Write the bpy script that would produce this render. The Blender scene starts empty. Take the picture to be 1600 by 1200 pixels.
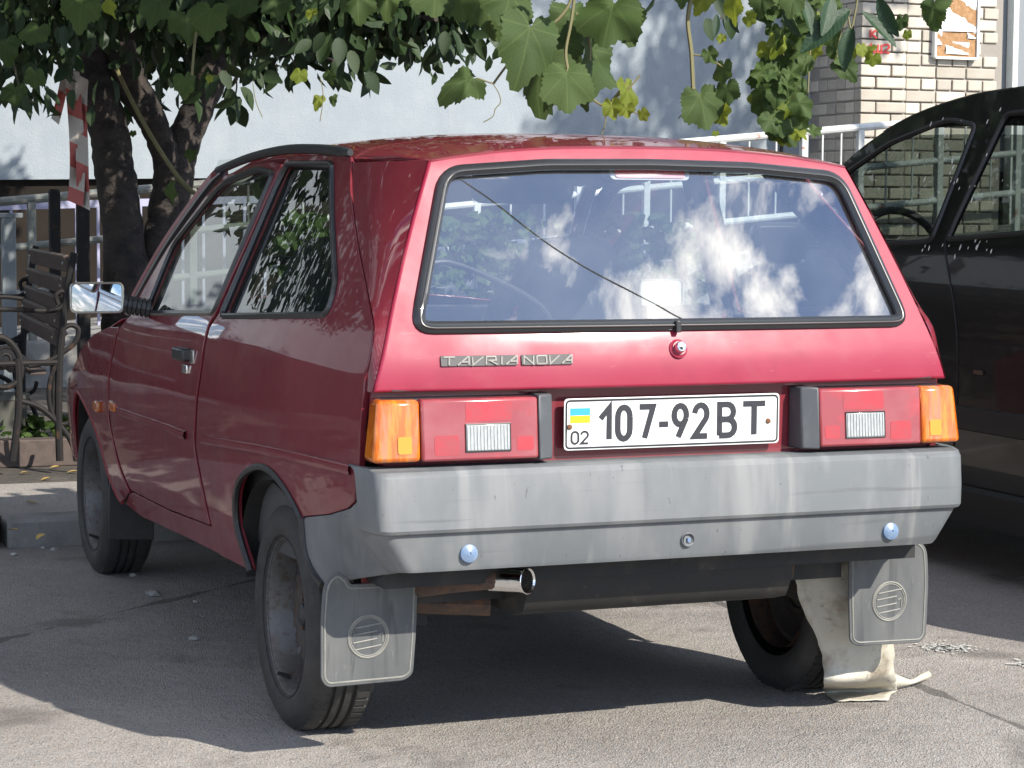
import bpy, bmesh, math, random
import numpy as np
from mathutils import Vector, Matrix, geometry
random.seed(7); RNG = random.Random(11)
scene = bpy.context.scene
COL = scene.collection

# ------------------------------------------------------------------ camera
F_PX = 3423.602
CAM = Vector((-2.076, -4.248, 1.2179))
def _axes():
    yaw, pit, rol = map(math.radians, (-21.423, -4.5526, 0.3865))
    f = Vector((-math.sin(yaw)*math.cos(pit), math.cos(yaw)*math.cos(pit), math.sin(pit)))
    r = Vector((math.cos(yaw), math.sin(yaw), 0)); u = r.cross(f)
    return r*math.cos(rol)+u*math.sin(rol), -r*math.sin(rol)+u*math.cos(rol), f
CR, CU, CF = _axes()
cd = bpy.data.cameras.new('camera'); cam = bpy.data.objects.new('camera', cd); COL.objects.link(cam)
m3 = Matrix((CR, CU, -CF)).transposed().to_4x4(); m3.translation = CAM
cam.matrix_world = m3
cd.sensor_width = 36; cd.lens = F_PX/1600*36; cd.clip_start = .05; cd.clip_end = 500
scene.camera = cam
scene.render.resolution_x = 1024; scene.render.resolution_y = 768
def ray(px, py): return CF+CR*((px-800)/F_PX)+CU*((600-py)/F_PX)
def at(px, py, ax, val):            # pixel -> point on an axis plane
    d = ray(px, py); return CAM+d*((val-CAM[ax])/d[ax])
def at_t(px, py, t): return CAM+ray(px, py)*t

# ------------------------------------------------------------------ light
SUN_EL, SUN_AZ = math.radians(35.8), math.radians(26)      # azimuth measured from -Y towards +X
TOSUN = Vector((math.sin(SUN_AZ)*math.cos(SUN_EL), -math.cos(SUN_AZ)*math.cos(SUN_EL), math.sin(SUN_EL)))
sl = bpy.data.lights.new('sun', 'SUN'); sl.energy = 5.0; sl.angle = math.radians(.55); sl.color = (1, .935, .83)
so = bpy.data.objects.new('sun', sl); COL.objects.link(so)
so.rotation_euler = TOSUN.to_track_quat('Z', 'Y').to_euler(); so.location = TOSUN*40
w = bpy.data.worlds.new('World'); scene.world = w; w.use_nodes = True
nt = w.node_tree; nt.nodes.clear()
def wn(t, **k):
    n = nt.nodes.new(t)
    for a, b in k.items(): setattr(n, a, b)
    return n
sky = wn('ShaderNodeTexSky', sky_type='NISHITA', sun_disc=False, sun_elevation=SUN_EL,
         sun_rotation=math.atan2(TOSUN.x, TOSUN.y), air_density=1.0, dust_density=.25, ozone_density=4.0)
bg = wn('ShaderNodeBackground'); bg.inputs[1].default_value = .082
out = wn('ShaderNodeOutputWorld')
tc = wn('ShaderNodeTexCoord'); sep = wn('ShaderNodeSeparateXYZ')
mz = wn('ShaderNodeMath', operation='MAXIMUM'); mz.inputs[1].default_value = 0
ad = wn('ShaderNodeMath', operation='ADD'); ad.inputs[1].default_value = .18
dv = wn('ShaderNodeVectorMath', operation='DIVIDE'); cb = wn('ShaderNodeCombineXYZ')
no = wn('ShaderNodeTexNoise'); no.inputs['Scale'].default_value = 7.5; no.inputs['Detail'].default_value = 7
no.inputs['Roughness'].default_value = .58; no.inputs['Distortion'].default_value = .35
rp = wn('ShaderNodeValToRGB'); rp.color_ramp.elements[0].position = .50; rp.color_ramp.elements[1].position = .645
mx = wn('ShaderNodeMix', data_type='RGBA'); mx.inputs['B'].default_value = (30, 29.3, 28.3, 1)
mapn = wn('ShaderNodeMapping'); mapn.inputs['Location'].default_value = (0.4, 2.0, 0)
L = nt.links.new
L(tc.outputs['Generated'], sep.inputs[0]); L(sep.outputs['Z'], mz.inputs[0]); L(mz.outputs[0], ad.inputs[0])
for i in range(3): L(ad.outputs[0], cb.inputs[i])
L(tc.outputs['Generated'], dv.inputs[0]); L(cb.outputs[0], dv.inputs[1]); L(dv.outputs[0], mapn.inputs[0]); L(mapn.outputs[0], no.inputs['Vector'])
L(no.outputs['Fac'], rp.inputs[0]); L(rp.outputs[0], mx.inputs['Factor']); tn = wn('ShaderNodeMix', data_type='RGBA', blend_type='MULTIPLY'); tn.inputs['Factor'].default_value = 1; tn.inputs['B'].default_value = (.86, 1.08, 1.36, 1)
L(sky.outputs[0], tn.inputs['A']); L(tn.outputs['Result'], mx.inputs['A'])
L(mx.outputs['Result'], bg.inputs[0]); L(bg.outputs[0], out.inputs[0])
vs = scene.view_settings; vs.view_transform = 'Standard'; vs.look = 'None'; vs.exposure = .86; vs.gamma = 1

# ------------------------------------------------------------------ materials
MATS = {}
def mat(name, col, rough=.5, metal=0., spec=.5, coat=0., coat_rough=.06, var=(), bump=(), rvar=None, objvar=0., ior=1.5, trans=0., stretch=(1,1,1)):
    m = bpy.data.materials.new(name); m.use_nodes = True; t = m.node_tree; b = t.nodes['Principled BSDF']
    b.inputs['Roughness'].default_value = rough; b.inputs['Metallic'].default_value = metal
    b.inputs['Specular IOR Level'].default_value = spec; b.inputs['Coat Weight'].default_value = coat
    b.inputs['Coat Roughness'].default_value = coat_rough; b.inputs['IOR'].default_value = ior
    b.inputs['Base Color'].default_value = (*col, 1)
    if trans: b.inputs['Transmission Weight'].default_value = trans
    l = t.links.new
    co = t.nodes.new('ShaderNodeTexCoord'); mp = t.nodes.new('ShaderNodeMapping'); mp.inputs['Scale'].default_value = stretch
    l(co.outputs['Object'], mp.inputs[0]); vec = mp.outputs[0]
    cur = None
    def noise(scale, detail=5, rgh=.6):
        n = t.nodes.new('ShaderNodeTexNoise'); n.inputs['Scale'].default_value = scale; n.inputs['Detail'].default_value = detail
        n.inputs['Roughness'].default_value = rgh; l(vec, n.inputs['Vector']); return n.outputs['Fac']
    for v in var:
        sc, c2, lo, hi = v[:4]
        r = t.nodes.new('ShaderNodeMapRange'); r.inputs[1].default_value = lo; r.inputs[2].default_value = hi
        r.inputs[4].default_value = v[4] if len(v) > 4 else 1.
        l(noise(sc), r.inputs[0])
        x = t.nodes.new('ShaderNodeMix'); x.data_type = 'RGBA'; l(r.outputs[0], x.inputs['Factor'])
        if cur: l(cur, x.inputs['A'])
        else: x.inputs['A'].default_value = (*col, 1)
        x.inputs['B'].default_value = (*c2, 1); cur = x.outputs['Result']
    if objvar:
        oi = t.nodes.new('ShaderNodeObjectInfo'); hs = t.nodes.new('ShaderNodeHueSaturation')
        r = t.nodes.new('ShaderNodeMapRange'); r.inputs[3].default_value = 1-objvar; r.inputs[4].default_value = 1+objvar
        l(oi.outputs['Random'], r.inputs[0]); l(r.outputs[0], hs.inputs['Value'])
        if cur: l(cur, hs.inputs['Color'])
        else: hs.inputs['Color'].default_value = (*col, 1)
        cur = hs.outputs['Color']
    if cur: l(cur, b.inputs['Base Color'])
    if rvar:
        r = t.nodes.new('ShaderNodeMapRange'); r.inputs[1].default_value = .35; r.inputs[2].default_value = .65
        r.inputs[3].default_value = rvar[1]; r.inputs[4].default_value = rvar[2]
        l(noise(rvar[0]), r.inputs[0]); l(r.outputs[0], b.inputs['Roughness'])
    prev = None
    for sc, st, ds in bump:
        bn = t.nodes.new('ShaderNodeBump'); bn.inputs['Strength'].default_value = st; bn.inputs['Distance'].default_value = ds
        l(noise(sc), bn.inputs['Height'])
        if prev: l(prev, bn.inputs['Normal'])
        prev = bn.outputs[0]
    if prev: l(prev, b.inputs['Normal'])
    MATS[name] = m; return m
def glass(name, tint, k=1.6, ior=1.52, rough=.0, dust=.008):
    m = bpy.data.materials.new(name); m.use_nodes = True; t = m.node_tree; t.nodes.clear(); l = t.links.new
    o = t.nodes.new('ShaderNodeOutputMaterial'); tr = t.nodes.new('ShaderNodeBsdfTransparent'); tr.inputs[0].default_value = (*tint, 1)
    g = t.nodes.new('ShaderNodeBsdfGlossy'); g.inputs['Roughness'].default_value = rough; g.inputs[0].default_value = (1, 1, 1, 1)
    fr = t.nodes.new('ShaderNodeFresnel'); gb = t.nodes.new('ShaderNodeNewGeometry'); io = t.nodes.new('ShaderNodeMath'); io.operation = 'MULTIPLY_ADD'
    io.inputs[1].default_value = 1/ior-ior; io.inputs[2].default_value = ior; l(gb.outputs['Backfacing'], io.inputs[0]); l(io.outputs[0], fr.inputs[0])      # thin pane: same reflectance from both sides
    mu = t.nodes.new('ShaderNodeMath'); mu.operation = 'MULTIPLY'; mu.use_clamp = True; mu.inputs[1].default_value = k
    mi = t.nodes.new('ShaderNodeMixShader')
    l(fr.outputs[0], mu.inputs[0]); l(mu.outputs[0], mi.inputs[0]); l(tr.outputs[0], mi.inputs[1]); l(g.outputs[0], mi.inputs[2])
    df = t.nodes.new('ShaderNodeBsdfDiffuse'); df.inputs[0].default_value = (.55, .56, .56, 1); m2 = t.nodes.new('ShaderNodeMixShader')      # film of dust
    co = t.nodes.new('ShaderNodeTexCoord'); n = t.nodes.new('ShaderNodeTexNoise'); n.inputs['Scale'].default_value = 6; n.inputs['Detail'].default_value = 6; l(co.outputs['Object'], n.inputs['Vector'])
    r = t.nodes.new('ShaderNodeMapRange'); r.inputs[1].default_value = .3; r.inputs[2].default_value = .7; r.inputs[3].default_value = dust*.5; r.inputs[4].default_value = dust*1.6; l(n.outputs['Fac'], r.inputs[0])
    l(r.outputs[0], m2.inputs[0]); l(mi.outputs[0], m2.inputs[1]); l(df.outputs[0], m2.inputs[2]); l(m2.outputs[0], o.inputs[0])
    MATS[name] = m; return m
def leafmat(name, c1, c2, trans=.35, rough=.45, veins=None):
    m = bpy.data.materials.new(name); m.use_nodes = True; t = m.node_tree; b = t.nodes['Principled BSDF']; l = t.links.new
    b.inputs['Roughness'].default_value = rough; b.inputs['Specular IOR Level'].default_value = .3
    ge = t.nodes.new('ShaderNodeNewGeometry'); oi = t.nodes.new('ShaderNodeObjectInfo')
    a = t.nodes.new('ShaderNodeMath'); a.operation = 'ADD'; l(ge.outputs['Random Per Island'], a.inputs[0]); l(oi.outputs['Random'], a.inputs[1])
    fr = t.nodes.new('ShaderNodeMath'); fr.operation = 'FRACT'; l(a.outputs[0], fr.inputs[0])
    co = t.nodes.new('ShaderNodeTexCoord'); n = t.nodes.new('ShaderNodeTexNoise'); n.inputs['Scale'].default_value = 28; n.inputs['Detail'].default_value = 4
    l(co.outputs['Object'], n.inputs['Vector'])
    a2 = t.nodes.new('ShaderNodeMath'); a2.operation = 'MULTIPLY_ADD'; a2.inputs[1].default_value = .55; l(n.outputs['Fac'], a2.inputs[0])
    s = t.nodes.new('ShaderNodeMath'); s.operation = 'MULTIPLY'; s.inputs[1].default_value = .6; l(fr.outputs[0], s.inputs[0]); l(s.outputs[0], a2.inputs[2])
    x = t.nodes.new('ShaderNodeMix'); x.data_type = 'RGBA'; l(a2.outputs[0], x.inputs['Factor'])
    x.inputs['A'].default_value = (*c1, 1); x.inputs['B'].default_value = (*c2, 1)
    xo = x.outputs['Result']
    if veins:
        def M(op, a, b_=None, c=None):
            n_ = t.nodes.new('ShaderNodeMath'); n_.operation = op
            for i_, q in enumerate((a, b_, c)):
                if q is None: continue
                if isinstance(q, (int, float)): n_.inputs[i_].default_value = q
                else: l(q, n_.inputs[i_])
            return n_.outputs[0]
        sp = t.nodes.new('ShaderNodeSeparateXYZ'); l(co.outputs['Object'], sp.inputs[0]); ax_ = M('ABSOLUTE', sp.outputs[0]); yy = M('SUBTRACT', sp.outputs[1], .08)
        cur = M('MULTIPLY', ax_, .8)
        if veins == 'palm':
            for an in (42, 88, 128):
                s_, c_ = math.sin(math.radians(an)), math.cos(math.radians(an))
                cur = M('MINIMUM', cur, M('ABSOLUTE', M('MULTIPLY_ADD', ax_, c_, M('MULTIPLY', yy, -s_))))
            side = M('MULTIPLY', M('ABSOLUTE', M('SINE', M('MULTIPLY', M('MULTIPLY_ADD', ax_, -.9, yy), 34.))), .03)
            cur = M('MINIMUM', cur, M('ADD', side, .013))
        else:
            side = M('MULTIPLY', M('ABSOLUTE', M('SINE', M('MULTIPLY', M('MULTIPLY_ADD', ax_, -.8, sp.outputs[1]), 40.))), .02)
            cur = M('MINIMUM', cur, M('ADD', side, .004))
        vr = t.nodes.new('ShaderNodeMapRange'); vr.inputs[1].default_value = .004; vr.inputs[2].default_value = .020; vr.inputs[3].default_value = .42; vr.inputs[4].default_value = 0; l(cur, vr.inputs[0])
        vm = t.nodes.new('ShaderNodeMix'); vm.data_type = 'RGBA'; l(vr.outputs[0], vm.inputs['Factor']); l(xo, vm.inputs['A']); vm.inputs['B'].default_value = (c2[0]*1.7+.01, c2[1]*1.5+.01, c2[2]*1.7+.008, 1); xo = vm.outputs['Result']
    l(xo, b.inputs['Base Color'])
    bp = t.nodes.new('ShaderNodeBump'); bp.inputs['Strength'].default_value = .4; bp.inputs['Distance'].default_value = .004
    n2 = t.nodes.new('ShaderNodeTexNoise'); n2.inputs['Scale'].default_value = 60; l(co.outputs['Object'], n2.inputs['Vector']); l(n2.outputs['Fac'], bp.inputs['Height']); l(bp.outputs[0], b.inputs['Normal'])
    td = t.nodes.new('ShaderNodeBsdfTranslucent'); hs = t.nodes.new('ShaderNodeHueSaturation'); hs.inputs['Value'].default_value = 1.6; hs.inputs['Hue'].default_value = .48
    l(x.outputs['Result'], hs.inputs['Color']); l(hs.outputs[0], td.inputs[0])
    ms = t.nodes.new('ShaderNodeMixShader'); ms.inputs[0].default_value = trans
    o = t.nodes['Material Output']; l(b.outputs[0], ms.inputs[1]); l(td.outputs[0], ms.inputs[2]); l(ms.outputs[0], o.inputs[0])
    MATS[name] = m; return m

mat('paint', (.135, .010, .019), .5, coat=.8, coat_rough=.03, spec=.22,
    var=((3.5, (.165, .018, .028), .42, .75, .8), (60, (.12, .014, .018), .55, .8, .35)), bump=((5, .05, .01),), rvar=(9, .42, .6))
mat('paint_faded', (.225, .013, .037), .46, coat=.22, coat_rough=.13, spec=.28,
    var=((2.5, (.235, .022, .046), .42, .70, .8), (9, (.175, .009, .027), .5, .7, .6)), bump=((4, .04, .01),), rvar=(7, .38, .52))
mat('paint_dull', (.17, .012, .02), .5, var=((12, (.09, .03, .02), .5, .75, .6),))
mat('grey_plastic', (.102, .112, .119), .55, spec=.4, var=((4, (.155, .16, .162), .45, .66), (1.6, (.070, .077, .081), .48, .64, .85), (90, (.13, .13, .13), .60, .72, .5)),
    bump=((220, .12, .001),), stretch=(1, 1, .45))
mat('black_rubber', (.018, .018, .019), .48, var=((30, (.035, .034, .032), .5, .8),))
mat('black_plastic', (.02, .021, .023), .38, var=((20, (.035, .035, .036), .5, .8),))
mat('seal_rubber', (.014, .015, .017), .3, coat=.2)
mat('chrome', (.75, .75, .74), .13, metal=1.)
mat('bright_trim', (.45, .44, .40), .3, metal=.9); mat('seal_bead', (.05, .048, .045), .22, coat=.3)
mat('tyre', (.022, .021, .02), .72, var=((14, (.045, .042, .038), .45, .75), (70, (.03, .03, .03), .5, .6)), bump=((60, .25, .003),))
mat('wheel_disc', (.035, .030, .028), .6, metal=.2, var=((14, (.06, .055, .05), .55, .68), (50, (.06, .035, .022), .5, .66)), bump=((60, .2, .002),))
mat('steel_wheel', (.10, .10, .10), .45, metal=.3, var=((18, (.085, .078, .072), .47, .62), (60, (.07, .05, .04), .52, .66)), bump=((60, .2, .002),))
mat('rusty_metal', (.07, .045, .034), .8, var=((20, (.13, .06, .03), .45, .7), (60, (.03, .025, .022), .5, .7)), bump=((50, .4, .003),))
mat('underbody', (.014, .014, .014), .75, var=((7, (.04, .034, .028), .5, .7, .8), (30, (.06, .05, .042), .62, .74, .6)), bump=((25, .3, .004),))
mat('mudflap_rubber', (.062, .066, .068), .6, var=((9, (.10, .103, .10), .42, .7), (70, (.14, .14, .13), .62, .74, .6)), bump=((60, .15, .001),), stretch=(1, 1, .35))
mat('mudflap_relief', (.16, .16, .145), .7, var=((30, (.22, .215, .19), .4, .7),))
mat('amber_lens', (.42, .085, .004), .16, coat=.6, var=((16, (.56, .15, .008), .47, .60), (9, (.26, .13, .075), .52, .64, .8)), stretch=(6, 1, .8))
mat('lens_amber_bright', (.66, .20, .008), .25, coat=.45)
mat('lens_red_bright', (.31, .016, .024), .25, coat=.45, coat_rough=.12, var=((18, (.24, .03, .036), .42, .62),))
mat('red_lens', (.21, .030, .038), .25, coat=.45, coat_rough=.12, var=((13, (.30, .022, .03), .50, .64), (5, (.25, .075, .08), .48, .66, .7)))
mat('clear_lens', (.30, .31, .31), .2, coat=.5, var=((60, (.25, .26, .265), .42, .6),), stretch=(3, 1, 1))
mat('brake_lens', (.55, .05, .05), .25, var=((60, (.60, .10, .09), .45, .6),), stretch=(3, 1, 1))
mat('plate_white', (.62, .64, .62), .35, coat=.2, var=((14, (.52, .52, .48), .5, .8),))
mat('ink_black', (.02, .02, .026), .4)
mat('flag_blue', (.03, .27, .52), .4); mat('flag_yellow', (.75, .52, .01), .4)
mat('badge_grey', (.03, .03, .031), .55); mat('badge_light', (.13, .122, .11), .45); mat('cap_grey', (.055, .06, .066), .45, var=((20, (.08, .085, .09), .5, .8),))
mat('bolt_blue', (.10, .155, .245), .4, var=((60, (.15, .20, .28), .45, .7),))
mat('rust_spot', (.12, .05, .02), .8)
mat('cloth_dark', (.055, .056, .06), .9, bump=((90, .3, .002),))
mat('cabin_lining', (.05, .05, .052), .85); mat('seat_stripe', (.35, .03, .02), .8)
mat('mirror_glass', (.9, .92, .93), .02, metal=1.)
glass('clear_glass', (.88, .91, .89), 1.2); glass('rear_glass', (.86, .88, .88), 5.4, dust=.04); glass('side_glass', (.62, .70, .66), 1.5); glass('dark_glass', (.34, .38, .36), .9)
mat('black_paint', (.003, .003, .0038), .30, spec=.3, coat=.55, coat_rough=.03, var=((25, (.012, .011, .011), .5, .8, .6),))
mat('trim_black', (.012, .012, .013), .45)
mat('bird_dropping', (.6, .6, .55), .8)
mat('white_sheet', (.40, .375, .31), .5, var=((9, (.16, .13, .09), .52, .68, .85), (4, (.50, .475, .42), .42, .7), (40, (.12, .09, .06), .62, .72, .7)), bump=((14, .5, .01), (45, .4, .004)))
mat('bark', (.036, .028, .023), .9, var=((9, (.014, .011, .010), .45, .62), (22, (.10, .09, .08), .62, .74, .7)), bump=((14, 1., .03), (50, .7, .012)), stretch=(1, 1, 1.4))
mat('twig', (.06, .05, .03), .8); mat('vine_stem', (.13, .12, .05), .7)
leafmat('grape_leaf_green', (.020, .043, .009), (.050, .084, .018), .26, .65, veins='palm')
leafmat('canopy_green', (.022, .046, .010), (.052, .090, .018), .25, .6)
leafmat('young_leaf_green', (.085, .135, .012), (.16, .195, .022), .42, .55, veins='palm')
leafmat('tree_leaf_green', (.012, .026, .010), (.028, .050, .016), .14)
leafmat('long_leaf_green', (.010, .030, .014), (.028, .058, .028), .15, .35, veins='pinnate')
mat('stucco', (.23, .262, .286), .9, var=((.6, (.205, .236, .262), .42, .7, .8), (5, (.27, .30, .318), .45, .7, .6)), bump=((70, .45, .008), (240, .4, .003)))
mat('plinth_paint', (.022, .018, .015), .95, spec=.08, var=((3, (.014, .012, .011), .45, .7),), bump=((30, .3, .004),))
mat('concrete', (.21, .203, .19), .9, var=((5, (.10, .098, .09), .45, .7), (40, (.24, .235, .22), .55, .75, .6)), bump=((30, .6, .008), (120, .4, .003)))
mat('brick_cream', (.37, .33, .272), .85, var=((6, (.42, .385, .33), .4, .7), (45, (.33, .28, .22), .55, .75, .5)), bump=((60, .4, .004),), objvar=.2)
mat('mortar', (.23, .21, .185), .95, bump=((60, .5, .004),))
mat('grey_door', (.16, .175, .19), .5)
mat('white_rail', (.50, .51, .50), .5, var=((7, (.25, .09, .04), .62, .66), (12, (.40, .41, .40), .4, .7)), bump=((30, .2, .003),))
mat('grey_rail', (.13, .14, .13), .6, var=((10, (.07, .06, .05), .5, .7),))
mat('lavender_bar', (.30, .30, .42), .5, var=((10, (.22, .22, .30), .5, .7),))
mat('dark_iron', (.011, .010, .010), .7, spec=.25, var=((14, (.07, .035, .018), .58, .72),))
mat('bench_wood', (.07, .05, .042), .7, var=((25, (.045, .032, .027), .4, .7),), bump=((40, .3, .003),), stretch=(1, .15, 1))
mat('tape_white', (.42, .385, .35), .6); mat('tape_red', (.36, .085, .075), .6)
mat('bucket_grey', (.10, .10, .085), .6); mat('paper', (.62, .62, .62), .6, var=((8, (.52, .53, .56), .4, .7),)); mat('cork', (.26, .14, .06), .9, var=((40, (.36, .22, .12), .45, .7),)); mat('graffiti_red', (.50, .05, .04), .7)
mat('soil', (.045, .038, .030), .95, var=((4, (.075, .066, .055), .4, .7), (30, (.028, .024, .02), .5, .7)), bump=((20, .8, .03),))
mat('dry_leaf', (.40, .27, .08), .7, objvar=.3); mat('pebble', (.32, .31, .29), .9, objvar=.25)
mat('cable_black', (.01, .01, .01), .6)
mat('light_board', (.15, .17, .18), .6)
def streaks(name, rot, scale, col, lo, hi, mx=1., sc=3., det=3):
    t = MATS[name].node_tree; b = t.nodes['Principled BSDF']; l = t.links.new; inp = b.inputs['Base Color']
    co = t.nodes.new('ShaderNodeTexCoord'); mp = t.nodes.new('ShaderNodeMapping'); mp.inputs['Rotation'].default_value = rot; mp.inputs['Scale'].default_value = scale
    n = t.nodes.new('ShaderNodeTexNoise'); n.inputs['Scale'].default_value = sc; n.inputs['Detail'].default_value = det; n.inputs['Distortion'].default_value = .6
    r = t.nodes.new('ShaderNodeMapRange'); r.inputs[1].default_value = lo; r.inputs[2].default_value = hi; r.inputs[4].default_value = mx
    x = t.nodes.new('ShaderNodeMix'); x.data_type = 'RGBA'; x.inputs['B'].default_value = (*col, 1)
    l(co.outputs['Object'], mp.inputs[0]); l(mp.outputs[0], n.inputs['Vector']); l(n.outputs['Fac'], r.inputs[0]); l(r.outputs[0], x.inputs['Factor'])
    if inp.links: l(inp.links[0].from_socket, x.inputs['A'])
    else: x.inputs['A'].default_value = inp.default_value
    l(x.outputs['Result'], inp)
streaks('grey_plastic', (0, .45, 0), (3.2, 1, .55), (.20, .205, .205), .56, .70, .55)
streaks('grey_plastic', (0, -.7, 0), (4.5, 1, .5), (.21, .215, .21), .60, .70, .5)
streaks('grey_plastic', (0, .05, 0), (.6, 1, 9), (.06, .063, .065), .62, .72, .6)
streaks('grey_plastic', (0, .3, 0), (14, 1, 6), (.05, .05, .05), .70, .73, .8, 6.)
streaks('paint', (0, 0, 0), (1, 1, 1), (.16, .10, .085), .52, .75, .28, 5., 8)
streaks('paint', (.5, 0, 0), (1, 2, 26), (.20, .09, .09), .70, .74, .5, 4.)
streaks('paint_faded', (0, .3, 0), (3, 1, 30), (.34, .12, .14), .70, .74, .45, 4.)
streaks('paint_faded', (0, 0, 0), (1, 1, 2), (.25, .07, .08), .55, .75, .35, 6., 8)
streaks('mudflap_rubber', (0, 0, 0), (9, 1, 1), (.035, .037, .04), .58, .68, .7, 4.)
streaks('stucco', (0, 0, 0), (2.5, 1, .25), (.20, .225, .245), .56, .70, .6, 1.2, 5)
def asphalt():
    m = bpy.data.materials.new('asphalt'); m.use_nodes = True; t = m.node_tree; b = t.nodes['Principled BSDF']; l = t.links.new
    b.inputs['Roughness'].default_value = .85; b.inputs['Specular IOR Level'].default_value = .35
    co = t.nodes.new('ShaderNodeTexCoord')
    def N(sc, d=4, r=.6):
        n = t.nodes.new('ShaderNodeTexNoise'); n.inputs['Scale'].default_value = sc; n.inputs['Detail'].default_value = d; n.inputs['Roughness'].default_value = r
        l(co.outputs['Object'], n.inputs['Vector']); return n.outputs['Fac']
    def V(sc, feat='F1'):
        n = t.nodes.new('ShaderNodeTexVoronoi'); n.inputs['Scale'].default_value = sc; n.feature = feat; l(co.outputs['Object'], n.inputs['Vector']); return n
    def mixc(a, bcol, fac, lo, hi, mx=1.):
        r = t.nodes.new('ShaderNodeMapRange'); r.inputs[1].default_value = lo; r.inputs[2].default_value = hi; r.inputs[4].default_value = mx; l(fac, r.inputs[0])
        x = t.nodes.new('ShaderNodeMix'); x.data_type = 'RGBA'; l(r.outputs[0], x.inputs['Factor'])
        if isinstance(a, tuple): x.inputs['A'].default_value = (*a, 1)
        else: l(a, x.inputs['A'])
        x.inputs['B'].default_value = (*bcol, 1); return x.outputs['Result']
    v = V(230); hsv = t.nodes.new('ShaderNodeSeparateColor'); l(v.outputs['Color'], hsv.inputs[0])
    c = mixc((.20, .191, .18), (.325, .307, .285), N(.9), .35, .68)           # broad worn patches
    c = mixc(c, (.38, .35, .315), hsv.outputs[0], .60, .95, .6)                # light chippings
    c = mixc(c, (.08, .075, .07), hsv.outputs[1], .62, .95, .55)               # dark chippings
    c = mixc(c, (.35, .22, .13), hsv.outputs[2], .90, 1., .5)
    c = mixc(c, (.062, .055, .05), N(1.7, 4), .58, .68, .55)
    c = mixc(c, (.075, .065, .058), N(.45, 3), .56, .68, .5)                  # old oil stains
    wv = V(.23, 'DISTANCE_TO_EDGE'); 
    n3 = N(3.); dd = t.nodes.new('ShaderNodeMath'); dd.operation = 'MULTIPLY_ADD'; dd.inputs[1].default_value = .03; l(n3, dd.inputs[0]); l(wv.outputs[0], dd.inputs[2])
    c = mixc(c, (.03, .028, .026), dd.outputs[0], .0172, .0162, .6)            # hairline cracks
    l(c, b.inputs['Base Color'])
    bp = t.nodes.new('ShaderNodeBump'); bp.inputs['Strength'].default_value = .8; bp.inputs['Distance'].default_value = .004; l(v.outputs['Distance'], bp.inputs['Height'])
    bp2 = t.nodes.new('ShaderNodeBump'); bp2.inputs['Strength'].default_value = .4; bp2.inputs['Distance'].default_value = .02; l(N(14), bp2.inputs['Height']); l(bp.outputs[0], bp2.inputs['Normal'])
    l(bp2.outputs[0], b.inputs['Normal']); MATS['asphalt'] = m
asphalt()

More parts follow.
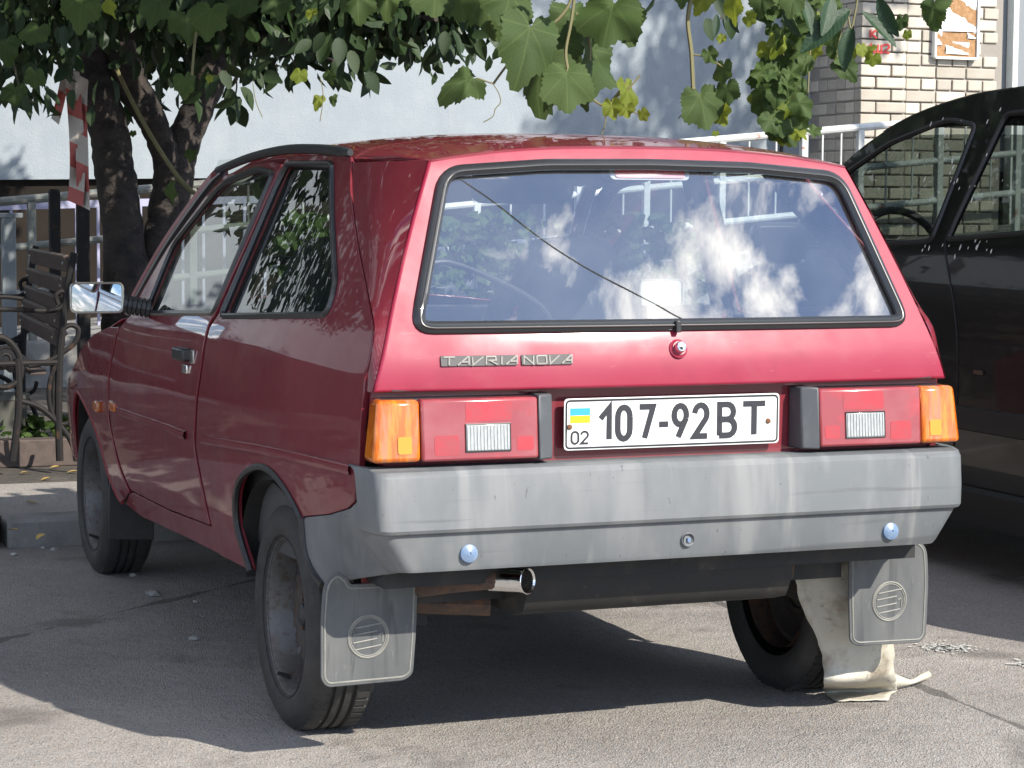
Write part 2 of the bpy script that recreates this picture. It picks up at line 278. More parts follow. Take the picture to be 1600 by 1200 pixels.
# ------------------------------------------------------------------ helpers
def link(o): COL.objects.link(o); return o
def tag(o, label=None, cat=None, group=None, kind=None):
    for k, v in (('label', label), ('category', cat), ('group', group), ('kind', kind)):
        if v: o[k] = v
    return o
def empty(name, loc, label, cat, group=None):
    o = link(bpy.data.objects.new(name, None)); o.location = loc; o.empty_display_size = .2
    return tag(o, label, cat, group)
def setparent(o, p):
    if p is None: return
    o.parent = p
    if p.type == 'EMPTY': o.matrix_parent_inverse = Matrix.Translation(-Vector(p.location))
class MB:
    def __init__(s): s.v = []; s.f = []
    def add(s, vs, fs):
        n = len(s.v); s.v += [tuple(v) for v in vs]; s.f += [tuple(i+n for i in f) for f in fs]; return s
    def box(s, c, d, rot=None):
        c = Vector(c); pts = []
        for z in (-1, 1):
            for x, y in ((-1, -1), (1, -1), (1, 1), (-1, 1)):
                p = Vector((x*d[0]/2, y*d[1]/2, z*d[2]/2)); pts.append(c+(rot@p if rot else p))
        return s.hexa(pts)
    def hexa(s, p): return s.add(p, [(3, 2, 1, 0), (4, 5, 6, 7), (0, 1, 5, 4), (1, 2, 6, 5), (2, 3, 7, 6), (3, 0, 4, 7)])
    def tube(s, pts, r, seg=8, closed=False, flat=1., up=None):
        pts = [Vector(p) for p in pts]; n = len(pts); rs = r if isinstance(r, (list, tuple)) else [r]*n
        vs = []; nrm = None
        for i, p in enumerate(pts):
            a = pts[i-1] if (i or closed) else p; b = pts[(i+1) % n] if (i < n-1 or closed) else p
            t = (b-a).normalized()
            if up is not None: nrm = (Vector(up)-t*t.dot(Vector(up))).normalized()
            elif nrm is None: nrm = t.orthogonal().normalized()
            else: nrm = (nrm-t*nrm.dot(t)).normalized()
            bn = t.cross(nrm)
            for k in range(seg):
                an = 2*math.pi*k/seg; vs.append(p+nrm*math.cos(an)*rs[i]*flat+bn*math.sin(an)*rs[i])
        fs = []
        for i in range(n if closed else n-1):
            j = (i+1) % n
            for k in range(seg): fs.append((i*seg+k, i*seg+(k+1) % seg, j*seg+(k+1) % seg, j*seg+k))
        if not closed: fs += [tuple(range(seg-1, -1, -1)), tuple((n-1)*seg+k for k in range(seg))]
        return s.add(vs, fs)
    def lathe(s, prof, origin, axis, seg=40, close=False):
        o = Vector(origin); ax = Vector(axis).normalized(); e1 = ax.orthogonal().normalized(); e2 = ax.cross(e1); vs = []
        for r, h in prof:
            for k in range(seg):
                a = 2*math.pi*k/seg; vs.append(o+ax*h+(e1*math.cos(a)+e2*math.sin(a))*r)
        fs = []; n = len(prof)
        for i in range(n-1+(1 if close else 0)):
            j = (i+1) % n
            for k in range(seg): fs.append((i*seg+k, i*seg+(k+1) % seg, j*seg+(k+1) % seg, j*seg+k))
        return s.add(vs, fs)
    def grid(s, rows):
        n = len(rows[0]); vs = [p for r in rows for p in r]
        return s.add(vs, [(i*n+k, i*n+k+1, (i+1)*n+k+1, (i+1)*n+k) for i in range(len(rows)-1) for k in range(n-1)])
    def prism(s, poly, fn0, fn1):       # poly 2d, extruded between two maps
        n = len(poly); a = [fn0(*p) for p in poly]; b = [fn1(*p) for p in poly]
        return s.add(a+b, [tuple(range(n)), tuple(range(2*n-1, n-1, -1))]+[(i, i+n, (i+1) % n+n, (i+1) % n) for i in range(n)])
    def build(s, name, m, parent=None, smooth=35, bevel=0., recalc=True, solid=0.):
        me = bpy.data.meshes.new(name); me.from_pydata([tuple(v) for v in s.v], [], s.f); me.validate()
        if recalc:
            b = bmesh.new(); b.from_mesh(me); bmesh.ops.recalc_face_normals(b, faces=b.faces[:]); b.to_mesh(me); b.free()
        if smooth:
            me.polygons.foreach_set('use_smooth', [True]*len(me.polygons)); me.set_sharp_from_angle(angle=math.radians(smooth))
        me.materials.append(MATS[m] if isinstance(m, str) else m)
        o = link(bpy.data.objects.new(name, me)); setparent(o, parent)
        if bevel:
            md = o.modifiers.new('bevel', 'BEVEL'); md.width = bevel; md.segments = 2; md.limit_method = 'ANGLE'; md.angle_limit = math.radians(40)
            md.harden_normals = False
        if solid:
            md = o.modifiers.new('solid', 'SOLIDIFY'); md.thickness = solid; md.offset = 0
        return o
def spl(pts, n=6, closed=False):        # Catmull-Rom
    P = [np.array(p, float) for p in pts]; out = []; m = len(P)
    for i in range(m if closed else m-1):
        p0 = P[i-1] if (i or closed) else P[0]; p1 = P[i]; p2 = P[(i+1) % m]; p3 = P[(i+2) % m] if (i < m-2 or closed) else P[-1]
        for k in range(n):
            t = k/n; out.append(tuple(.5*((2*p1)+(-p0+p2)*t+(2*p0-5*p1+4*p2-p3)*t*t+(-p0+3*p1-3*p2+p3)*t**3)))
    if not closed: out.append(tuple(P[-1]))
    return out
def fillet(poly, r, n=5):               # round the corners of a 2d polygon
    out = []; m = len(poly); rr = r if isinstance(r, (list, tuple)) else [r]*m
    for i in range(m):
        p = np.array(poly[i], float); a = np.array(poly[i-1], float)-p; b = np.array(poly[(i+1) % m], float)-p
        la, lb = np.linalg.norm(a), np.linalg.norm(b); a /= la; b /= lb; d = min(rr[i], la*.48, lb*.48)
        if d < 1e-4: out.append(tuple(p)); continue
        for k in range(n+1):
            t = k/n; out.append(tuple((p+a*d)*(1-t)**2+2*p*t*(1-t)+(p+b*d)*t*t))
    return out
def resample(poly, step):
    out = []; n = len(poly)
    for i in range(n):
        a = np.array(poly[i], float); b = np.array(poly[(i+1) % n], float); d = np.linalg.norm(b-a)
        if d < 1e-5: continue
        k = max(1, int(math.ceil(d/step)))
        for j in range(k): out.append(tuple(a+(b-a)*j/k))
    return out
def area2(p): return sum(p[i-1][0]*p[i][1]-p[i][0]*p[i-1][1] for i in range(len(p)))
def inside(x, y, poly):
    c = False; n = len(poly); j = n-1
    for i in range(n):
        xi, yi = poly[i]; xj, yj = poly[j]
        if (yi > y) != (yj > y) and x < (xj-xi)*(y-yi)/(yj-yi)+xi: c = not c
        j = i
    return c
def inset(poly, d):                     # positive shrinks a CCW polygon
    n = len(poly); out = []
    for i in range(n):
        a = np.array(poly[i-1]); p = np.array(poly[i]); b = np.array(poly[(i+1) % n])
        e1 = (p-a)/max(np.linalg.norm(p-a), 1e-9); e2 = (b-p)/max(np.linalg.norm(b-p), 1e-9)
        n1 = np.array((-e1[1], e1[0])); n2 = np.array((-e2[1], e2[0])); nn = n1+n2; l = nn@nn
        nn = nn*(2/max(l, .5)) if l > 1e-9 else n1
        out.append(tuple(p+nn*d))
    return out
def panel(name, outer, fn, m, parent, holes=(), outward=(0, 0, 1), flange=.016, cham=.003, step=.05, recess=0.):
    """sheet-metal panel: 2d outline mapped by fn to 3d, with rounded edges and a folded flange"""
    outer = resample(outer, step*.6); holes = [resample(h, step*.5) for h in holes]
    if area2(outer) < 0: outer = outer[::-1]
    holes = [h if area2(h) < 0 else h[::-1] for h in holes]
    loops = [outer]+holes; ins = [inset(l, cham) for l in loops]
    outw = Vector(outward)
    def P(u, v): return Vector(fn(u, v))
    def Nn(u, v):
        e = .004; n = (P(u+e, v)-P(u-e, v)).cross(P(u, v+e)-P(u, v-e)).normalized()
        return n if n.dot(outw) > 0 else -n
    pts = []; edges = []
    for l in ins:
        b = len(pts); pts += l; edges += [(b+i, b+(i+1) % len(l)) for i in range(len(l))]
    nb = len(pts); arr = np.array(pts)
    lo = arr.min(0); hi = arr.max(0)
    for i in range(int((hi[0]-lo[0])/step)+1):
        for j in range(int((hi[1]-lo[1])/step)+1):
            x = lo[0]+(i+.5)*step; y = lo[1]+(j+.5)*step
            if not inside(x, y, ins[0]) or any(inside(x, y, h) for h in ins[1:]): continue
            if np.min((arr[:, 0]-x)**2+(arr[:, 1]-y)**2) < (step*.4)**2: continue
            pts.append((x, y))
    vo, eo, fo, ov, oe, of = geometry.delaunay_2d_cdt([Vector(p) for p in pts], edges, [], 0, 1e-6)
    imap = {}
    for k, lst in enumerate(ov):
        for q in lst: imap[q] = k
    verts = [P(*p)-Nn(*p)*recess for p in vo]; norms = [Nn(*p) for p in vo]; faces = []
    for f in fo:
        cx = sum(vo[i][0] for i in f)/len(f); cy = sum(vo[i][1] for i in f)/len(f)
        if not inside(cx, cy, ins[0]) or any(inside(cx, cy, h) for h in ins[1:]): continue
        a, b, c = (verts[i] for i in f[:3])
        faces.append(tuple(f) if (b-a).cross(c-a).dot(norms[f[0]]) > 0 else tuple(reversed(f)))
    base = 0
    for l, il in zip(loops, ins):
        n = len(l); r1 = []; r1b = []; r2 = []
        for i in range(n):
            p = P(*l[i]); nn = Nn(*l[i]); lat = (p-P(*il[i])); lat = lat.normalized() if lat.length > 1e-9 else nn
            p = p-nn*recess
            r1.append(len(verts)); verts.append(p-nn*cham); norms.append((nn*.6+lat).normalized())
            r1b.append(len(verts)); verts.append(p-nn*cham); norms.append(lat)
            r2.append(len(verts)); verts.append(p-nn*flange); norms.append(lat)
        for i in range(n):
            j = (i+1) % n; a, b = imap[base+i], imap[base+j]
            for q in ((a, r1[i], r1[j], b), (r1b[i], r2[i], r2[j], r1b[j])):
                if len(set(q)) < 4: q = tuple(dict.fromkeys(q))
                if len(q) < 3: continue
                va, vb, vc = (verts[k] for k in q[:3]); nrm = norms[q[0]]+norms[q[1]]
                faces.append(q if (vb-va).cross(vc-va).dot(nrm) > 0 else tuple(reversed(q)))
        base += n
    me = bpy.data.meshes.new(name); me.from_pydata([tuple(v) for v in verts], [], faces)
    me.polygons.foreach_set('use_smooth', [True]*len(me.polygons))
    me.normals_split_custom_set_from_vertices([tuple(n) for n in norms])
    me.materials.append(MATS[m]); o = link(bpy.data.objects.new(name, me)); setparent(o, parent); return o
def arc(cx, cy, rx, ry, a0, a1, n=10): return [(cx+rx*math.cos(math.radians(a0+(a1-a0)*i/n)), cy+ry*math.sin(math.radians(a0+(a1-a0)*i/n))) for i in range(n+1)]
GLYPH = {
 '0': [arc(.29, .70, .29, .30, 0, 180, 8)+arc(.29, .30, .29, .30, 180, 360, 8)+[(.58, .70)]],
 '1': [[(.06, .66), (.36, 1), (.36, 0)]],
 '2': [arc(.29, .72, .29, .28, 175, -35, 10)+[(0, 0), (.6, 0)]],
 '7': [[(0, 1), (.58, 1), (.22, 0)]],
 '9': [arc(.29, .70, .29, .30, -20, 340, 16), [(.565, .60), (.20, 0)]],
 '-': [[(0, .42), (.38, .42)]],
 'B': [[(0, 0), (0, 1), (.30, 1)]+arc(.30, .76, .24, .24, 90, -90, 8)+[(0, .52)], [(0, .52)]+[(.33, .52)]+arc(.33, .26, .26, .26, 90, -90, 8)+[(0, 0)]],
 'T': [[(0, 1), (.66, 1)], [(.33, 1), (.33, 0)]],
 'A': [[(0, 0), (.75, 1), (.85, 1), (.85, 0)], [(.30, .38), (.85, .38)]],
 'V': [[(0, 1), (.08, 0), (.85, 1)]],
 'R': [[(0, 0), (0, 1), (.7, 1), (.75, .55), (.15, .5)], [(.3, .5), (.85, 0)]],
 'I': [[(.1, 0), (.1, 1)]],
 'N': [[(0, 0), (0, 1), (.8, 0), (.8, 1)]],
 'O': [[(.05, 0), (0, .9), (.1, 1), (.8, 1), (.85, .1), (.75, 0), (.05, 0)]],
 'K': [[(0, 0), (0, 1)], [(.6, 1), (.05, .5), (.62, 0)]],
 'X': [[(0, 0), (.6, 1)], [(0, 1), (.6, 0)]],
 'И': [[(0, 1), (0, 0), (.6, 1), (.6, 0)]],
 'Ш': [[(0, 1), (0, 0), (.7, 0), (.7, 1)], [(.35, 0), (.35, 1)]],
}
def strokes(mb, lines, wd, fac, o0, o1, sx=1, sy=1, ox=0, oy=0, slant=0):
    for li, ln in enumerate(lines):
        fn0 = fac(o0); ln = [q for k_, q in enumerate(ln) if k_ == 0 or abs(q[0]-ln[k_-1][0])+abs(q[1]-ln[k_-1][1]) > 1e-5]
        p = [np.array((ox+x*sx+slant*y*sy, oy+y*sy)) for x, y in ln]; L_, R_ = [], []
        for i in range(len(p)):
            a = p[i]-p[i-1] if i else p[1]-p[0]; b = p[i+1]-p[i] if i < len(p)-1 else p[-1]-p[-2]
            a = a/max(np.linalg.norm(a), 1e-9); b = b/max(np.linalg.norm(b), 1e-9)
            n = np.array((-a[1], a[0]))+np.array((-b[1], b[0])); l = n@n; n = n/max(l, .55)*2*wd/2 if l > 1e-6 else np.array((-a[1], a[0]))*wd/2
            L_.append(p[i]+n); R_.append(p[i]-n)
        for i in range(len(p)-1): mb.prism([tuple(q) for q in (L_[i], R_[i], R_[i+1], L_[i+1])], fn0, fac(o1+.0009*li+.00003*i))
    return mb
def smooth_table(xs, ys, lo, hi, sig, n=600):
    g = np.linspace(lo, hi, n); y = np.interp(g, xs, ys); s = sig/(hi-lo)*n; k = np.arange(-int(3*s)-1, int(3*s)+2); w_ = np.exp(-.5*(k/s)**2); w_ /= w_.sum()
    yp = np.concatenate([y[0]+(y[1]-y[0])*np.arange(-len(k), 0), y, y[-1]+(y[-1]-y[-2])*np.arange(1, len(k)+1)])
    return g, np.convolve(yp, w_, 'same')[len(k):-len(k)]
# ------------------------------------------------------------------ setting: ground
g = MB().add([(-60, -60, 0), (60, -60, 0), (60, 60, 0), (-60, 60, 0)], [(0, 1, 2, 3)]).build('ground', 'asphalt', smooth=0)
tag(g, 'worn grey asphalt parking ground with light chippings', 'ground', kind='structure')

# ------------------------------------------------------------------ red hatchback
TILT = .0335
WG = smooth_table([0, .2, .3, .45, .6, .75, .88, .935, 1.35, 1.6], [.66, .70, .735, .762, .772, .772, .760, .748, .585, .487], -.1, 1.7, .014)
DG = smooth_table([-.3, 0, .3, .6, 1.0, 2.4, 3.0, 3.5, 4], [.14, .088, .036, .009, 0, 0, .015, .055, .12], -.3, 4, .10)
def S(y, z): return float(np.interp(z+TILT*(y-.7), *WG)-np.interp(y, *DG))
def sd(px, py, off=0.):                 # pixel on the car's left flank -> (y, z)
    x = -.75
    for _ in range(45):
        p = at(px, py, 0, x); x = .5*x-.5*(S(p.y, p.z)+off)
    return (p.y, p.z)
def SD(lst, off=0.): return [sd(*p, off) for p in lst]
def flank(side, off=0.): return lambda y, z: (side*(S(y, z)+off), y, z)
car = empty('hatchback_car', (0, 1.8, 0), 'dark red three-door hatchback with grey bumper parked on asphalt', 'car')
door_front = spl(SD([(188, 510), (176, 560), (171, 600), (172, 650), (185, 716), (205, 767)]), 4)
door_rear = spl(SD([(327, 821), (322, 800), (311, 747), (302, 695), (303, 660), (313, 569), (324, 510), (334, 492)]), 4)
door_o = door_front+SD([(260, 795)])+door_rear+SD([(386, 376), (429, 280), (440, 256), (425, 251), (392, 257), (352, 273), (326, 300), (262, 386), (214, 466), (204, 492)])
dwin = fillet(SD([(228, 489), (334, 489), (428, 270), (402, 264), (348, 286), (272, 380)]), [.02, .02, .02, .06, .08, .05])
quarter_o = SD([(331, 824), (326, 800), (315, 747), (306, 695), (307, 660), (317, 569), (328, 511), (343, 488), (390, 376), (433, 282), (444, 252), (450, 243), (500, 241), (547, 244)])
gap_px = [(548, 250), (547, 295), (554, 360), (567, 432), (577, 482), (582, 518), (576, 560), (570, 590), (568, 614)]
quarter_o += spl(SD(gap_px), 4)+SD([(566, 625), (560, 725), (556, 741), (553, 784), (542, 795), (513, 804), (473, 808)])
arch_r = spl(SD([(471, 811), (460, 788), (444, 761), (425, 738), (406, 729), (387, 736), (373, 754), (368, 788), (373, 834), (391, 892)]), 4)
quarter_o += arch_r+SD([(343, 868)])
qwin = fillet(SD([(448, 256), (520, 256), (526, 445), (513, 492), (347, 494)]), [.03, .03, .06, .05, .02])
rocker_o = SD([(341, 867), (296, 844), (219, 808), (194, 788), (200, 771), (205, 770), (260, 798), (329, 824)])
arch_f = SD([(190, 785), (182, 773), (168, 739), (154, 688), (137, 642), (120, 611)])+[(3.33, .52), (3.36, .42), (3.355, .33)]
fender_o = SD([(185, 511), (173, 560), (168, 600), (168, 650), (181, 716), (201, 769)])+spl(arch_f, 3)+[(3.6, .33), (3.63, .45), (3.62, .58), (3.36, .655), (3.145, .735), (2.886, .80), (2.57, .845)]
lamp_side = None
for sx in (-1, 1):
    ow = (sx, 0, .1); fl = flank(sx)
    quarter = panel('quarter_panel', quarter_o, fl, 'paint', car, [qwin], ow)
    door = panel('door', door_o, fl, 'paint', car, [dwin], ow)
    panel('front_fender', fender_o, fl, 'paint', car, (), ow)
    panel('rocker_panel', rocker_o, flank(sx, -.004), 'paint', car, (), ow)
    for hole, par, nm in ((dwin, door, 'door'), (qwin, quarter, 'quarter')):
        loop = resample(hole, .03)
        MB().tube([fl(y, z) for y, z in loop], .0085, 6, True).build('window_seal', 'seal_rubber', par)
        panel('window_glass', inset(hole if area2(hole) > 0 else hole[::-1], -.004), flank(sx, -.012), 'side_glass', par, (), ow, flange=.004, cham=.001, step=.08)
        if nm == 'quarter':
            MB().tube([flank(sx, .006)(y, z) for y, z in loop], .0035, 5, True).build('seal_trim', 'black_plastic', par)
    # dark inner frame behind the front door pane
    # moulding strip along the flank
    mo = SD([(184, 641), (260, 667), (301, 682), (400, 700), (480, 717), (549, 733)])
    rows = []
    for y, z in spl(mo, 5):
        rows.append([fl(y, z-.0125), flank(sx, .006)(y, z-.0115), flank(sx, .008)(y, z), flank(sx, .006)(y, z+.0085), fl(y, z+.0095)])
    cut = min(range(len(rows)), key=lambda i: abs(rows[i][0][1]-sd(302, 682)[0]))
    MB().grid(rows[:cut]).build('side_moulding', 'paint', door); MB().grid(rows[cut+1:]).build('side_moulding', 'paint', quarter)
    # door handle and key flap
    hy, hz = sd(290, 553)
    h = MB(); rt = Matrix.Rotation(-.02, 3, 'X')
    x0 = sx*(S(hy, hz)+.012)
    h.box((x0, hy-.005, hz), (.026, .135, .034), rt)
    hd = h.build('door_handle', 'black_plastic', door, bevel=.006)
    MB().box((sx*(S(hy, hz)+.0025), hy-.085, hz-.002), (.006, .045, .036), rt).build('handle_trim', 'bright_trim', hd, bevel=.002)
    ky, kz = sd(290, 576); MB().box((sx*(S(ky, kz)+.003), ky-.01, kz), (.007, .05, .024), rt).build('lock_plate', 'chrome', door, bevel=.002)
    # side repeater
    iy, iz = sd(155, 635); MB().box((sx*(S(iy, iz)+.006), iy, iz), (.018, .075, .034)).build('side_indicator', 'amber_lens', car, bevel=.006)
    iy, iz = sd(176, 636); MB().hexa([(sx*(S(iy, iz)+d), iy+a, iz+b) for d in (-.004, .006) for a, b in ((.04, -.014), (-.045, -.012), (-.045, .012), (.04, .018))]).build('side_indicator', 'amber_lens', car, bevel=.003)
    # drip rail
    dr = spl(SD([(338, 271), (388, 250), (445, 237), (500, 236), (549, 241)]), 6)
    MB().tube([flank(sx, .004)(y, z+.004) for y, z in dr], [.007]+[.0125]*(len(dr)-3)+[.012, .008], 8).build('roof_drip_rail', 'black_plastic', car)
    # windscreen pillar
    pl_ = spl(SD([(199, 492), (213, 462), (261, 378), (322, 292), (345, 268)]), 6)
    MB().tube([flank(sx, -.006)(y+.008, z) for y, z in pl_], .019, 8).build('windscreen_pillar', 'paint', car)
    MB().tube([flank(sx, -.002)(y-.022, z-.002) for y, z in pl_], .010, 6).build('pillar_seal', 'seal_rubber', car)
    # exterior mirror
    cx, cy, cz = sx*.892, 2.03, .958
    mr = MB()
    pr = fillet([(-.075, -.042), (.075, -.042), (.075, .042), (-.075, .042)], .018, 4)
    back = [(x*.75, z*.75) for x, z in pr]
    n = len(pr); vs = [(cx+x, cy-.004, cz+z) for x, z in pr]+[(cx+x, cy+.03, cz+z) for x, z in pr]+[(cx+x, cy+.06, cz+z) for x, z in back]
    fs = [(i, (i+1) % n, n+(i+1) % n, n+i) for i in range(n)]+[(n+i, n+(i+1) % n, 2*n+(i+1) % n, 2*n+i) for i in range(n)]+[tuple(range(2*n, 3*n))]
    mr.add(vs, fs)
    mo_ = mr.build('door_mirror', 'black_plastic', door)
    MB().add([(cx+x*.97, cy+.001, cz+z*.97) for x, z in pr], [tuple(range(n))]).build('mirror_glass', 'mirror_glass', mo_, smooth=0)
    MB().tube([(cx+x, cy-.004, cz+z) for x, z in pr], .0032, 6, True).build('mirror_rim', 'bright_trim', mo_)
    am = MB(); L0 = Vector((sx*.815, 2.04, .94)); L1 = Vector((sx*.738, 2.03, .925))
    for k in range(6):
        a = L0.lerp(L1, k/6); b = L0.lerp(L1, (k+.75)/6); am.tube([a, b], [.026, .028], 10)
    am.tube([L0, L1], .02, 8); am.build('mirror_arm', 'black_rubber', mo_)
    # arch lips
    loop = [fl(y, z) for y, z in arch_r]
    MB().tube(loop, .0085, 6).build('wheel_arch_lip', 'black_rubber', car)
    MB().tube([flank(sx, -.003)(y, z) for y, z in spl(arch_f, 3)], .007, 6).build('wheel_arch_lip', 'paint_dull', car)

# roof -------------------------------------------------------------
ZG = smooth_table([0, .24, .30, .41, .57, .9, 1.3, 1.6, 1.85, 2.1], [1.335, 1.360, 1.370, 1.384, 1.397, 1.409, 1.408, 1.392, 1.356, 1.31], 0, 2.1, .05)
def ZR(x, y):
    a = abs(x)/.58
    return float(np.interp(y, *ZG))-.050*a**2.6-(.016*max(0, a-.93)/.07 if a > .93 else 0)
edge_y = [.575, .8, 1.1, 1.4, 1.65, 1.82]
re = [(S(y, ZR(.56, y))-.004, y) for y in edge_y]
roof_o = [(x, y) for x, y in re]+[(0, 1.87)]+[(-x, y) for x, y in reversed(re)]+[(0, .585)]
panel('roof', roof_o, lambda x, y: (x, y, ZR(x, y)), 'paint', car, (), (0, 0, 1), step=.06)
# tailgate ----------------------------------------------------------
YG = smooth_table([.80, .837, .87, .90, .93, .955, 1.313, 1.36, 1.42], [.042, .042, .0435, .049, .058, .068, .213, .238, .275], .80, 1.42, .012)
def YH(x, z): return float(np.interp(z, *YG))+.055*x*x
def xe(z):
    t = (z-.837)/(1.334-.837); return .692-.183*t+.010*math.sin(math.pi*min(max(t, 0), 1))
def ztop(x):
    z = 1.36
    for _ in range(20): z = ZR(x, YH(x, z))
    return z
zt_edge = ztop(.512)
gate_o = [(xe(z), z) for z in np.linspace(.837, zt_edge, 9)]+[(x, ztop(x)) for x in np.linspace(.46, -.46, 11)]+[(-xe(z), z) for z in np.linspace(zt_edge, .837, 9)]+[(x, .837+.0) for x in np.linspace(-.6, .6, 7)]
seal_o = fillet([(-.607, .957), (.607, .957), (.493, 1.310), (.25, 1.3285), (0, 1.332), (-.25, 1.3285), (-.493, 1.310)], [.055, .055, .05, .02, .02, .02, .05], 6)
hatch = panel('tailgate', gate_o, lambda x, z: (x, YH(x, z), z), 'paint_faded', car, [inset(seal_o, .010)], (0, -1, .3), step=.045, cham=.007, flange=.02)
loop = resample(inset(seal_o, .012), .02)
MB().tube([(x, YH(x, z)-.004, z) for x, z in loop], .0145, 8, True, flat=.75).build('window_seal', 'seal_rubber', hatch)
loop2 = resample(inset(seal_o, .0125), .02)
MB().tube([(x, YH(x, z)-.0165, z) for x, z in loop2], .0020, 5, True).build('seal_insert', 'seal_bead', hatch)
MB().box((.0, YH(0, .958)-.012, .9665), (.012, .014, .026)).build('seal_joint', 'black_plastic', hatch, bevel=.002)
panel('rear_window', inset(seal_o, .020), lambda x, z: (x, YH(x, z)+.004, z), 'rear_glass', hatch, (), (0, -1, .3), flange=.004, cham=.001, step=.04)
gapc = spl(SD([(551, 245), (550, 295), (557, 360), (570, 432), (580, 482), (585, 518), (579, 560), (573, 590), (571, 616)]), 6)
gz = np.array([z for y, z in gapc])[::-1]; gy = np.array([y for y, z in gapc])[::-1]
for sx in (-1, 1):
    rows = []
    for z in np.linspace(.838, zt_edge-.002, 26):
        A = Vector((sx*(xe(z)+.001), YH(xe(z), z)+.004, z)); yb = float(np.interp(z, gz, gy)); B = Vector((sx*(S(yb, z)-.001), yb, z))
        r = []
        for k in range(9):
            t = k/8; p = A.lerp(B, t); p += Vector((sx*.9, -.45, 0)).normalized()*(.012*math.sin(math.pi*t)*min(1, (B-A).length/.2)); r.append(p)
        rows.append(r)
    MB().grid(rows).build('sail_panel', 'paint', hatch, smooth=60)
tfront = [(S(.57, ZR(.56, .57))-.006, .570)]
top_o = [(.512, YH(.512, zt_edge)), (.555, .42)]+tfront+[(0, .580)]+[(-tfront[0][0], .570), (-.555, .42), (-.512, YH(.512, zt_edge))]+[(x, YH(x, ztop(x))+.001) for x in np.linspace(-.44, .44, 9)]
panel('tailgate_top', top_o, lambda x, y: (x, y, ZR(x, y)), 'paint', hatch, (), (0, 0, 1), cham=.004, step=.05)
for sx in (-1, 1):      # chamfer strip between top and sail
    rows = []
    for t in np.linspace(0, 1, 8):
        a = Vector((sx*.512, YH(.512, zt_edge)+.003, zt_edge-.001)).lerp(Vector((sx*(tfront[0][0]), .568, ZR(tfront[0][0], .57))), t)
        yb = a.y; zb = zt_edge-.004; b = Vector((sx*(xe(zb)+.002), YH(xe(zb), zb)+.004, zb)).lerp(Vector((sx*(S(.565, 1.334)), .566, 1.332)), t)
        rows.append([a, b])
    MB().grid(rows).build('roof_corner', 'paint', hatch)
# lock, badge
lk = MB().lathe([(.0215, 0), (.0215, -.004), (.0165, -.007), (.0155, -.010), (.0, -.010)], (0, YH(0, .917)+.002, .917), (0, 1, -.38), 24).build('lock_surround', 'paint_faded', hatch)
MB().lathe([(.0125, -.008), (.0125, -.019), (.0105, -.0225), (.009, -.023), (.006, -.022), (0, -.022)], (0, YH(0, .917)+.002, .917), (0, 1, -.38), 20).build('lock_barrel', 'chrome', hatch)
MB().box((0, YH(0, .917)-.0215, .9225), (.002, .003, .007)).build('key_slot', 'ink_black', hatch)
def gate_fn(off): return lambda x, z: (x, YH(x, z)-off, z)
zb0, zb1 = at(694, 572, 1, .06).z, at(694, 557, 1, .06).z
bx = [at(p, 565, 1, YH(-.3, .88)).x for p in (692, 809, 816, 894)]
for a, b, word in ((bx[0], bx[1], 'TAVRIA'), (bx[2], bx[3], 'NOVA')):
    bd = MB(); zc = (zb0+zb1)/2; hh = .0105
    bd.prism(fillet([(a, zc-hh), (b, zc-hh), (b, zc+hh), (a, zc+hh)], .002, 2), gate_fn(0), gate_fn(.0035))
    bo = bd.build('badge', 'badge_grey', hatch)
    tot = b-a; adv = tot/len(word) if word == 'NOVA' else tot/5.35; xx = a+.004
    for ch in word:
        lt = MB(); strokes(lt, GLYPH[ch], .0032, gate_fn, .003, .0052, adv*(1.2 if ch == 'T' else .92), hh*1.6, xx, zc-hh*.8, .10)
        lt.build('badge_letter', 'badge_light', bo); xx += adv*(.40 if ch == 'I' else 1.0)
# high brake light behind the glass
bc = at(1015, 271, 1, .222)
br = MB(); br.prism(fillet([(bc.x-.098, bc.z-.0145), (bc.x+.098, bc.z-.0145), (bc.x+.098, bc.z+.0145), (bc.x-.098, bc.z+.0145)], .014, 5), lambda x, z: (x, YH(x, z)+.014, z), lambda x, z: (x, YH(x, z)+.06, z))
bl = br.build('high_brake_light', 'clear_lens', hatch)
MB().prism(fillet([(bc.x-.086, bc.z-.010), (bc.x+.086, bc.z-.010), (bc.x+.086, bc.z+.010), (bc.x-.086, bc.z+.010)], .010, 5), lambda x, z: (x, YH(x, z)+.011, z), lambda x, z: (x, YH(x, z)+.02, z)).build('brake_lens', 'brake_lens', bl)

